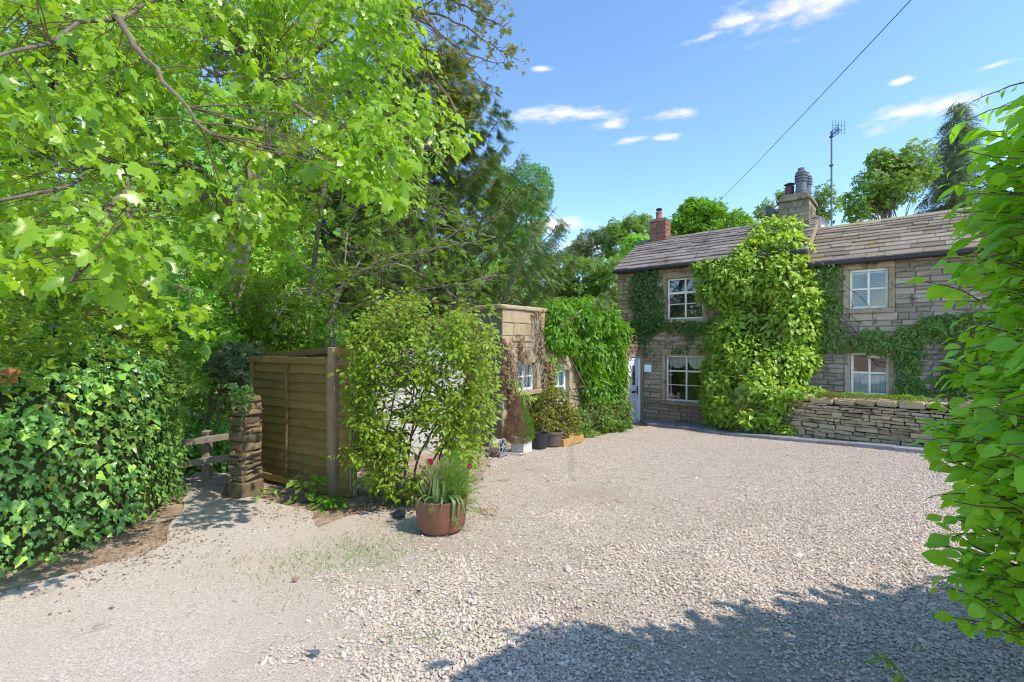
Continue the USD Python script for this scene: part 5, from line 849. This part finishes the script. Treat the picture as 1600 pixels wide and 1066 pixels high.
# ------------------------------------------------------------------ tulips and grasses in the pot
r = np.random.default_rng(220); soil = np.array([PX, PY, PZ + .27])
m_petal = leafmat('tulip_petal', G((.30, .012, .05), (.42, .02, .09), (.50, .06, .16)), (1.2, 1, 1), .3, .4, .5)
for px, py, lb in ((671, 728, 'pink red tulip left of the dry stalks in the planter'), (694, 737, 'pink red tulip with pale edges in the middle of the planter'), (734, 733, 'small dark pink tulip leaning out at the right of the planter')):
    top = at(px, py, PY - .02 + r.normal(0, .04)); foot = soil + [(top[0] - soil[0]) * .55, r.normal(0, .05), 0]; p = thing('tulip', lb, 'tulip', foot); part(p, 'stem', tube(curve(foot, top, -.02, .02, 8, r), .0045, 6), m_tulipleaf, smooth=True); L = .072 if px < 730 else .052
    for k in range(6): a = k * math.pi / 3; h = np.array([math.cos(a), math.sin(a), 0]); s = .35 if k % 2 else .22; part(p, 'petal', scatter(ovate(.36, 4, .35, .1), (top + h * .006)[None], unit(UP + h * s)[None], unit(-h + UP * .2)[None] * -1, np.array([L])), m_petal, smooth=True)
    for k in range(2): h = unit(np.array([r.normal(), r.normal() - .3, .9])); part(p, 'leaf', scatter(T_BLADE, foot[None], h[None], unit(UP + h)[None], np.array([.26])), m_tulipleaf, smooth=True)
p = thing('strap_leaved_plants', 'drooping strap leaves of spent spring bulbs spilling over the planter rim', 'plant', soil); n = 62; a = r.uniform(0, 2 * np.pi, n); rad = r.uniform(.03, .19, n); F0 = soil + np.c_[np.cos(a) * rad, np.sin(a) * rad, 0 * a]; lean = r.uniform(.1, .85, n); D = np.c_[np.cos(a) * lean, np.sin(a) * lean, np.ones(n)]
foliage(p, blade(.05, 7, .75), F0, unit(D), unit(np.c_[-np.cos(a), -np.sin(a), .25 + 0 * a]) * -1 + 0, r.uniform(.20, .40, n), m_tulipleaf, 62, smooth=True) if False else None
for i in range(n): part(p, 'leaf', scatter(blade(r.uniform(.035, .06), 7, r.uniform(.2, 1.1)), F0[i][None], unit(D[i])[None], unit(np.array([math.cos(a[i]), math.sin(a[i]), .5]))[None], np.array([r.uniform(.20, .36)])), m_tulipleaf, smooth=True)
for x, y1, wd in ((690, 800, .011), (709, 818, .017), (722, 812, .013), (735, 806, .010), (664, 790, .012), (646, 796, .013)):     # leaves hanging over the rim
    h = unit(np.array([(x - 683) / 40.0, -1.0, 0])); e = np.array([PX, PY, PZ + .31]) + h * .255; q = at(x, y1, e[1]); c_ = spline([soil + h * .10, e + UP * .045 - h * .05, e + UP * .012 + h * .012, [q[0] * .35 + e[0] * .65, e[1] - .012, (q[2] + e[2]) / 2], [q[0] * .6 + e[0] * .4, e[1] - .02, q[2]]], 9)
    sd_ = np.array([-h[1], h[0], 0]); ww_ = (wd * np.sin(np.linspace(.5, np.pi * .97, 9)))[:, None]; part(p, 'leaf', (np.vstack([c_ - sd_ * ww_ + UP * .004, c_, c_ + sd_ * ww_ + UP * .004]), np.array([[k * 9 + i_, k * 9 + i_ + 1, k * 9 + i_ + 10] for k in (0, 1) for i_ in range(8)] + [[k * 9 + i_, k * 9 + i_ + 10, k * 9 + i_ + 9] for k in (0, 1) for i_ in range(8)])), m_tulipleaf, 'limp pale leaf hanging over the rim', smooth=True)
p = thing('dry_grass', 'bleached dry stalks standing in the middle of the planter', 'grass', soil); n = 120; a = r.uniform(0, 2 * np.pi, n); F0 = soil + np.c_[-.05 + r.normal(0, .045, n), r.normal(0, .06, n), 0 * a]; part(p, 'stalks', join([tube(curve(F0[i], F0[i] + [r.normal(.02, .07), r.normal(0, .06), r.uniform(.18, .42)], 0, .03, 5, r), [.003, .0025, .002, .002, .0015], 4, False) for i in range(n)]), m_straw, kind='stuff')
p = thing('fern_leaved_plant', 'feathery blue green foliage at the right side of the planter', 'plant', soil + [.1, 0, 0]); n = 300; Q = soil + [.10, 0, .13] + r.normal(0, 1, (n, 3)) * [.085, .09, .11]; d = unit(Q - soil + [0, 0, .05]); part(p, 'leaves', scatter(spray(6, 5, .2, .3), Q, unit(d + randu(r, n) * .4), unit(UP + randu(r, n) * .6), r.uniform(.09, .2, n)), m_mid); part(p, 'stems', join([tube(curve(soil + [.08 + r.normal(0, .03), r.normal(0, .03), 0], Q[i], 0, .03, 5, r), .003, 4, False) for i in range(0, n, 6)]), m_mid, kind='stuff')

# ------------------------------------------------------------------ climbers
def climber(name, label, cat, fr, polys, n, t, size, mat, seed, thick=.18, gap=.42, freq=2.5, out=1.0, droop=.5, stems=60, smat=m_twig, avoid=(), w0=-.03, up=.35):
    """leaves over wall areas given as photo polygons on the plane of the wall"""
    r = np.random.default_rng(seed); P = []
    area = np.array([Polygon(q).area for q in polys])
    for q, ar in zip(polys, area):
        s = poly_samples(q, int(n * ar / area.sum() * 1.6) + 3, r)
        for ax0, ay0, ax1, ay1 in avoid: s = s[~((s[:, 0] > ax0) & (s[:, 0] < ax1) & (s[:, 1] > ay0) & (s[:, 1] < ay1))]
        h = np.array([fr.hit(x, y, w0) for x, y in s]); P.append(h)
    P = np.vstack(P); k = fbm(np.c_[P * freq * .5, 0 * P[:, :1]], 4, seed) ; keep = k > gap * r.uniform(.85, 1.15, len(P)); P, k = P[keep][:n], k[keep][:n]; m = len(P); off = w0 - r.uniform(0, 1, m) ** 1.3 * thick * np.clip((k - gap) * 5 + .25, .2, 1.6)
    Q = fr(P[:, 0], off, P[:, 1]); nout = -fr.w; p = thing(name, label, cat, fr(P[:, 0].mean(), -.05, P[:, 1].min()))
    part(p, 'leaves', scatter(t, Q, unit(DOWN * droop + nout * .35 + randu(r, m) * .75), unit(nout * out + UP * up + randu(r, m) * .55), r.uniform(size * .6, size * 1.3, m)), mat)
    if stems:
        ms, low = [], P[np.argsort(P[:, 1])[:max(8, m // 12)]]
        for i in r.integers(0, m, stems):
            b = low[r.integers(0, len(low))]; b = P[i] + (b - P[i]) * r.uniform(.15, .6); c = curve(np.array([P[i, 0], w0 - .01, P[i, 1]]), np.array([b[0], w0 - .01, b[1]]), 0, .05, 7, r); ms.append(tube(fr.pts(c), .006, 4, False))
        part(p, 'stems', join(ms), smat, kind='stuff')
    return p
climber('wall_ivy', 'thin dark climber around the upper left window of the left cottage', 'climbing plant', HF, [[(990, 425), (1030, 420), (1040, 470), (1038, 540), (1000, 520), (985, 470)], [(985, 500), (1060, 495), (1120, 505), (1110, 550), (1030, 553), (1005, 560), (985, 540)], [(1028, 410), (1036, 395), (1040, 412), (1034, 425)], [(1000, 540), (1025, 545), (1020, 562), (1002, 562)]], 2600, T_OVAL, .10, m_creepdk, 230,   .14, .46, 2.4, avoid=[(1040, 430, 1100, 500)])
climber('wall_ivy', 'broad leaved climber between the left cottage windows and the big creeper', 'climbing plant', HF, [[(1085, 412), (1150, 400), (1160, 480), (1150, 640), (1100, 640), (1098, 560), (1085, 545), (1100, 500), (1078, 480)], [(1095, 560), (1150, 560), (1140, 665), (1090, 640)]], 3600, T_OVAL, .13, m_creep, 231, .28, .36, 2.4, avoid=[(1036, 430, 1090, 500), (1036, 556, 1096, 628)])
climber('wall_ivy', 'dark evergreen climber around the lower window of the right cottage', 'climbing plant', HF, [[(1275, 520), (1330, 505), (1400, 497), (1490, 490), (1500, 612), (1400, 618), (1392, 555), (1330, 548), (1285, 550)], [(1265, 415), (1322, 412), (1318, 480), (1300, 520), (1270, 520)], [(1400, 500), (1560, 480), (1560, 620), (1400, 618)]], 4600, T_OVAL, .095, m_creepdk, 232, .16, .42, 2.8, avoid=[(1320, 556, 1392, 620), (1318, 410, 1395, 492)])
climber('dry_climber', 'bare brown climber with dry leaves round the left outbuilding window', 'climbing plant', OF, [[(784, 520), (802, 525), (798, 570), (800, 620), (840, 628), (846, 680), (800, 670), (784, 600)], [(806, 532), (845, 505), (848, 560), (810, 562)], [(842, 560), (864, 570), (864, 650), (845, 650)], [(830, 490), (846, 480), (846, 520), (836, 520)], [(955, 545), (985, 515), (1000, 545), (985, 570)]], 2000, T_OVAL, .065, m_drybrown, 233, .12, .42, 4.0, droop=.8, stems=220, smat=m_barkpale, avoid=[(800, 562, 846, 620), (867, 574, 894, 636)])
climber('green_climber', 'fresh green climber leaves threading the dry stems by the small windows', 'climbing plant', OF, [[(790, 590), (815, 600), (820, 650), (795, 640)], [(846, 540), (870, 560), (872, 600), (850, 620)], [(820, 620), (870, 610), (890, 650), (840, 670)]], 1100, T_OVAL, .075, m_creep, 234, .16, .38, 4.0, avoid=[(806, 566, 840, 613), (867, 577, 890, 622)])
# bright creeper spilling over the outbuilding
def mound(name, label, cat, fr, blobs, n, t, size, mat, seed, droop=.5, gap=.36, freq=1.8, count=0, shell=.55, up=.5, rough=.5, sunw=0):
    r = np.random.default_rng(seed); L = []
    for px, py, rx, ry, w, bulge in blobs:
        tt_, zz = fr.hit(px, py, w); c = fr(tt_, w, zz); s = c[1] / FPX; L.append((c, (rx * s * 1.1, bulge, ry * s)))
    p = thing(name, label, cat, fr(fr.t_at(blobs[0][0]), -.1, gz(0, L[0][0][1]) - .02)); P, d = crown_points(L, n, r, shell, rough, gap, freq); P[:, 2] = np.maximum(P[:, 2], gz(P[:, 0], P[:, 1]) + .05); tp, nm = leaf_dirs(d, r, .6, up, .55, droop, sunw); foliage(p, t, P, tp, nm, r.uniform(size * .6, size * 1.25, len(P)), mat, count, plural='foliage'); C = np.array([l[0] for l in L]); low = C[np.argmin(C[:, 2])] * [1, 1, 0]; low[2] = gz(low[0], low[1])
    part(p, 'stems', join([tube(curve(low + r.normal(0, .12, 3) * [1, 1, 0], c, -.1, .04, 8, r), np.linspace(.03, .01, 8), 5) for c in C] + [tube(curve(C[r.integers(0, len(C))], P[i], 0, .05, 6, r), .006, 4, False) for i in r.integers(0, len(P), 80)]), m_twig, kind='stuff'); return p
mound('creeper', 'vivid green creeper cascading over the outbuilding parapet and wall', 'climbing plant', OF, [(868, 490, 26, 22, -.1, .3), (900, 495, 34, 26, -.1, .35), (935, 505, 36, 30, -.15, .4), (962, 520, 24, 26, -.15, .35), (880, 530, 26, 26, -.15, .22), (915, 545, 34, 40, -.2, .3), (948, 560, 34, 40, -.25, .32), (925, 600, 28, 40, -.2, .28), (960, 600, 22, 44, -.25, .3), (862, 520, 14, 30, -.1, .18), (945, 640, 24, 34, -.2, .28), (895, 475, 40, 10, .3, .3)], 10500, T_LANCE, .17, m_virginia, 240, .75, .36, 2.4, up=.35)
mound('climbing_hydrangea', 'huge light green creeper mound climbing the cottage front and over its roof', 'climbing plant', HF, [(1215, 362, 44, 26, .55, .5), (1230, 385, 34, 26, .1, .45), (1185, 395, 46, 26, .25, .4), (1190, 430, 62, 46, -.15, .45), (1232, 440, 40, 56, -.25, .55), (1150, 450, 46, 50, -.1, .3), (1240, 500, 42, 50, -.35, .6), (1180, 515, 60, 50, -.2, .45), (1248, 560, 32, 36, -.35, .55), (1185, 585, 56, 44, -.25, .5), (1130, 600, 34, 50, -.1, .28), (1160, 645, 44, 32, -.3, .4), (1222, 600, 40, 36, -.5, .5), (1255, 470, 26, 40, -.3, .5), (1195, 652, 46, 24, -1.55, .32), (1158, 645, 46, 30, -1.3, .4), (1200, 605, 46, 40, -1.3, .45), (1132, 640, 34, 30, -.7, .35), (1225, 635, 26, 28, -1.65, .25), (1150, 600, 46, 40, -.8, .45), (1185, 560, 52, 42, -.7, .45), (1228, 572, 42, 42, -.85, .45), (1148, 555, 40, 42, -.4, .35)], 25000, T_OVAL, .155, m_creep, 241, .45, .34, 2.3, up=.7, sunw=.3)
mound('wall_top_creeper', 'creeper trailing over the left end of the dry stone wall', 'climbing plant', DF, [(1215, 622, 34, 16, .1, .3), (1255, 614, 34, 10, .1, .3), (1215, 650, 26, 24, -.05, .16), (1235, 675, 18, 14, -.05, .12)], 1500, T_OVAL, .12, m_creep, 242, .5, .38, 2.5)
# plants by the outbuilding
mound('evergreen_bush', 'rounded variegated bush growing from the pots under the small windows', 'bush', OF, [(866, 630, 30, 30, -.45, .32), (850, 660, 26, 26, -.45, .3), (885, 655, 24, 26, -.5, .3), (868, 675, 26, 14, -.6, .25)], 3400, T_OVAL, .07, m_olive, 250, .3, .34, 3.2)
mound('bushy_shrub', 'leafy mid green shrub against the outbuilding wall right of the small windows', 'bush', OF, [(930, 650, 30, 34, -.4, .32), (962, 645, 26, 36, -.4, .3), (905, 660, 18, 24, -.4, .22), (950, 670, 30, 16, -.5, .25), (975, 655, 14, 26, -.4, .2)], 3800, T_OVAL, .085, m_mid, 251, .3, .36, 3.0)
mound('planter_greens', 'ferny green edging plants in the low orange planter', 'plant', OF, [(893, 682, 20, 8, -.5, .16), (912, 679, 18, 8, -.5, .16), (926, 681, 12, 8, -.5, .14)], 1300, T_LANCE, .08, m_mid, 252, .1, .33, 3.5)
mound('white_flowering_plant', 'silvery low plant beside the white door', 'plant', OF, [(975, 668, 12, 10, -.35, .16), (962, 672, 14, 8, -.4, .16)], 800, T_LANCE, .07, m_grey, 253, .1, .33, 3.5)
c = on_ground(806, 704) + [.0, .25, 0]; cp = TF(.13, .15, zt_ + .25)
def cone_bush(name, label, c, H, R0, n, mats, seed):
    r = np.random.default_rng(seed); p = thing(name, label, 'conifer', c); f = r.uniform(0, 1, n) ** 1.2; a = r.uniform(0, 2 * np.pi, n); rad = R0 * np.sin(np.pi * (1 - f) ** 1.25 * .62 + .06) * r.uniform(.75, 1.08, n); h = np.c_[np.cos(a), np.sin(a), 0 * a]; P = c + h * rad[:, None] + UP * (f * H)[:, None]; part(p, 'trunk', tube([c, c + UP * H * .9], [.02, .006], 6), m_twig)
    g = (h @ unit(np.array([.85, .1, 0]))) + r.normal(0, .2, n) > .55; d = unit(h * .5 + UP * .9 + randu(r, n) * .35)
    for s, mt, nm in ((~g, mats[0], 'browned_foliage'), (g, mats[1], 'green_foliage')): part(p, nm, scatter(spray(5, 6, .15, .35), P[s], d[s], unit(h[s] + randu(r, s.sum()) * .5), r.uniform(.06, .14, s.sum())), mt)
cone_bush('dwarf_conifer', 'half browned dwarf conifer in the pale concrete planter', cp + [-.06, -.02, -.05], .83, .27, 2600, (m_drybrown, m_virginia), 254)
p = thing('fern', 'small bright green fern tuft right of the browned conifer', 'fern', TF(.3, .2, zt_ + .2)); r = np.random.default_rng(255); n = 90; d = randu(r, n) * [1, 1, .4] + UP * .7; part(p, 'fronds', scatter(spray(8, 3, .5, .3), np.repeat([TF(.24, .16, zt_ + .27)], n, 0) + r.normal(0, .05, (n, 3)), unit(d), unit(UP + randu(r, n) * .3), r.uniform(.12, .24, n)), m_virginia)
climber('pillar_ivy', 'small patch of ivy over the top of the stone pillar', 'climbing plant', SF, [[(345, 600), (400, 600), (400, 640), (385, 660), (380, 630), (345, 635)]], 150, T_IVY, .06, m_creepdk, 256, .1, .25, 4.0, stems=8)
# nettle, primrose, weeds
def rosette(name, label, px, py, n, t, size, mat, seed, H=.3, count=0):
    r = np.random.default_rng(seed); g = on_ground(px, py); p = thing(name, label, 'plant', g); f = r.uniform(.05, 1, n); a = r.uniform(0, 2 * np.pi, n); h = np.c_[np.cos(a), np.sin(a), 0 * a]; P = g + h * (r.uniform(.02, .16, n) * (1 + size))[:, None] + UP * (f * H)[:, None]
    for i in range(n): part(p, 'leaf', scatter(t, P[i:i + 1], unit(h[i:i + 1] + UP * .1 + DOWN * .35), unit(UP + h[i:i + 1] * .3 + randu(r, 1) * .2), np.array([size * r.uniform(.6, 1.2)])), mat, smooth=True)
    part(p, 'stems', join([tube(curve(g + r.normal(0, .02, 3) * [1, 1, 0], P[i], -.02, 0, 5, r), .003, 4, False) for i in range(0, n, 2)]), mat, kind='stuff')
rosette('nettle', 'dark leafy nettle at the foot of the lap fence panel', 481, 782, 26, T_BEECH, .13, m_mid, 260, .30); rosette('primrose_clump', 'low bright green clump of rounded leaves on the soil by the fence post', 515, 792, 44, T_OVAL, .10, m_virginia, 261, .10); rosette('weed_clump', 'small weed sprouting against the bottom rail of the lap fence', 412, 778, 16, T_OVAL, .07, m_dkleaf, 262, .08)
rosette('brown_seedling', 'tiny reddish weed in the gravel right of the planter', 754, 805, 14, T_LANCE, .09, m_drybrown, 263, .08)
c = np.array([1.03, 1.36, .45]); p = thing('fern', 'single green fern frond poking into view at the bottom right corner', 'fern', (1.1, 1.30, -.05))
ff = at(1352, 1034, 1.45); fe = at(1420, 1085, 1.40); cu = spline([ff, at(1385, 1030, 1.43), fe, fe + [.05, -.02, -.3]], 14); part(p, 'stem', tube(cu, .003, 5), m_mid)
for i in range(1, 13):
    for s in (-1, 1): part(p, 'leaflet', scatter(T_LANCE, cu[i][None], unit(np.array([[-.65, .35 * s, .75 * s + .05]])), unit(np.array([[.2, -.6, .8]])), np.array([.018 + .0075 * i])), m_mid, smooth=True)

# ------------------------------------------------------------------ beech hedge at the right
r = np.random.default_rng(270); p = thing('beech_hedge', 'tall bright green beech hedge close by at the right edge', 'hedge', (2.4, 1.6, -.1))
HG = Frame((1.205, .83), (.40, .85)); HL = .92
def hedge_pts(n, r, deep):
    s, z, dpt = r.uniform(-.2, HL + .3, n), r.uniform(.58, 2.36, n), r.uniform(0, 1, n) ** 1.5 * deep
    over = np.maximum(s - HL, 0); zz = (z - 1.50) / .92; w = dpt + .14 * np.abs(zz) ** 4 + over * 1.4 + .30 * (.5 - fbm(np.c_[s * 1.9, z * 1.9, 0 * s], 4, 61)); return s, z, -w * -1.0
def hedge_world(s, z, w): return HG(s, w * -1, z) if False else HG.o + s[:, None] * HG.u - w[:, None] * HG.w + UP * z[:, None]
nt = 2700; s, z, w_ = hedge_pts(nt, r, .32); T = hedge_world(s, z, w_); outd = HG.w; kk = fbm(np.c_[s * 2.6, z * 2.6, 0 * s], 3, 63); T = T + outd * (np.clip(kk - .45, -.2, .3) * .5 + r.uniform(0, 1, nt) ** 5 * .12)[:, None]
D = unit(outd * .9 + np.array([-.15, .25, .05]) + randu(r, nt) * .55); B = T - D * r.uniform(.16, .34, (nt, 1)) - UP * .04; P, tip, nrm, sz, cs = [], [], [], [], []
for i_ in range(nt):
    c_ = curve(B[i_], T[i_], -.012, .03, 6, r); cs.append(tube(c_, [.0035, .003, .0026, .0022, .0018, .0014], 4, False)); m_ = r.integers(5, 9); side_ = unit(np.cross(D[i_], UP) + r.normal(0, .2, 3)); up_ = unit(np.cross(side_, D[i_]) + r.normal(0, .28, 3))
    for q_ in range(m_):
        f_ = .25 + .75 * q_ / (m_ - 1); sg = 1 if q_ % 2 else -1; k_ = f_ * 5; a_ = int(min(k_, 4)); P.append(c_[a_] * (1 - k_ + a_) + c_[a_ + 1] * (k_ - a_)); last = q_ == m_ - 1
        tip.append(D[i_] * (1 if last else .55) + side_ * sg * (0 if last else .75) - UP * r.uniform(.0, .45) + r.normal(0, .12, 3)); nrm.append(up_ + r.normal(0, .25, 3)); sz.append(np.clip(np.exp(r.normal(math.log(.046), .28)), .022, .08))
P, tip, nrm = np.array(P), unit(np.array(tip)), unit(np.array(nrm))
foliage(p, V_BEECH, P, tip, nrm, np.array(sz), m_beech, 300, smooth=True)
part(p, 'twigs', join(cs), m_twig, kind='stuff')
n = 6500; s, z, w_ = hedge_pts(n, r, .25); Q = hedge_world(s, z, w_) - outd * r.uniform(.22, .5, (n, 1)); part(p, 'inner_leaves', scatter(T_OVAL, Q, unit(randu(r, n) + DOWN * .2), unit(UP + randu(r, n)), r.uniform(.05, .085, n)), m_beech, kind='stuff')
for k in range(9): b = hedge_world(np.array([-.2 + k * .13]), np.array([-.15]), np.array([.62]))[0]; part(p, 'stem', tube(curve(b, b + [r.normal(0, .1), r.normal(0, .1), 1.75], 0, .02, 8, r), np.linspace(.035, .012, 8), 7), m_bark, smooth=True)
n = 12000; a, ww, zz = r.uniform(0, 1, n), r.uniform(0, .55, n), r.uniform(0, 1, n); Q = np.c_[1.80 + 4.0 * a, 1.16 + 1.12 * a - ww, zz * (3.06 + .10 * fbm(np.c_[a * 9, 0 * a, 0 * a], 3, 66)) - .1]; part(p, 'rear_leaves', scatter(T_OVAL, Q, unit(randu(r, n) + DOWN * .3), unit(UP * .5 + randu(r, n)), r.uniform(.12, .2, n)), m_beech, kind='stuff')

# ------------------------------------------------------------------ stonecrop on the wall, grass, leaf litter, stray slates
for px, w_px, mt, lb in ((1300, 14, m_olive, 'yellowish stonecrop patch on the wall top right of the trailing creeper'), (1350, 20, m_mid, 'green stonecrop cushion hanging over the wall below the sash window'), (1412, 18, m_lime, 'tufted pale stonecrop on the wall top near the beech hedge')):
    r = np.random.default_rng(px); t0 = DF.t_at(px, .1); c = DF(t0, .12, dtop(t0) + .05); p = thing('stonecrop', lb, 'plant', c, group=None); n = 420; L = w_px * c[1] / FPX; a = r.normal(0, .5, n) * L * 2; Q = c + a[:, None] * DF.u + r.normal(0, .09, (n, 1)) * DF.w + UP * r.uniform(-.06, .06, n)[:, None] * np.exp(-(a / L / 1.5) ** 2)[:, None]; part(p, 'leaves', scatter(T_TINY, Q, unit(UP + randu(r, n) * .8), randu(r, n), r.uniform(.03, .07, n)), mt)
def litter(name, label, cat, pts, n, t, size, mat, seed, flat=True, sig=.35, dz=.012):
    r = np.random.default_rng(seed); P = []
    for (x, y), s, wgt in pts: m = int(n * wgt); P.append(np.c_[r.normal(x, s * 1.5 * sig, m), r.normal(y, s * sig, m)])
    P = np.vstack(P); m = len(P); Q = np.c_[P, gz(P[:, 0], P[:, 1]) + dz]; solo(name, scatter(t, Q, unit(randu(r, m) * [1, 1, .12 if flat else .1] + (UP * 0 if flat else UP * .9)), unit(UP * (1 if flat else .1) + randu(r, m) * (.35 if flat else 1)), r.uniform(size * .5, size * 1.3, m)), mat, label, cat, kind='stuff')
litter('grass', 'thin grass and moss tufts growing through the worn gravel', 'grass', [(gp(545, 885), 1.0, .34), (gp(500, 880), .8, .2), (gp(590, 865), .6, .14), (gp(722, 998), .3, .06), (gp(660, 1000), .5, .04), (gp(1100, 1010), .9, .05), (gp(960, 780), 1.3, .07), (gp(640, 838), .6, .1)], 3600, T_BLADE, .034, m_mid, 280, False)
litter('leaf_litter', 'brown dead leaves scattered on the bare soil by ivy, fence and outbuilding', 'leaf litter', [(gp(60, 895), .9, .16), (gp(160, 860), .9, .2), (gp(230, 835), .6, .12), (gp(600, 800), 1.0, .2), (gp(480, 795), .9, .1), ((.3, 9.6), 1.0, .1), ((1.3, 11.3), 1.2, .1)], 2600, T_OVAL, .026, m_litter, 281, True, .36, .014)
for k, (px, py, lb) in enumerate(((655, 932, 'thin dark slate chip lying in the gravel left of centre'), (496, 1031, 'pale grey green slate fragment in the gravel at bottom centre'), (460, 914, 'reddish brick fragment on the worn ground left of the gravel'))):
    r = np.random.default_rng(300 + k); g = on_ground(px, py); m = trimesh.convex.convex_hull(r.normal(0, 1, (10, 3)) * [.022, .012, .004]); solo('stone_fragment', (np.asarray(m.vertices) + g + [0, 0, .012], np.asarray(m.faces)), (m_iron, m_lead, m_brick)[k], lb, 'stone')
g = on_ground(628, 812); r = np.random.default_rng(310); m = trimesh.convex.convex_hull(r.normal(0, 1, (14, 3)) * [.07, .05, .03]); solo('stone_fragment', (np.asarray(m.vertices) + g + [0, 0, .03], np.asarray(m.faces)), m_iron, 'dark loose stone on the soil just left of the planter', 'stone')
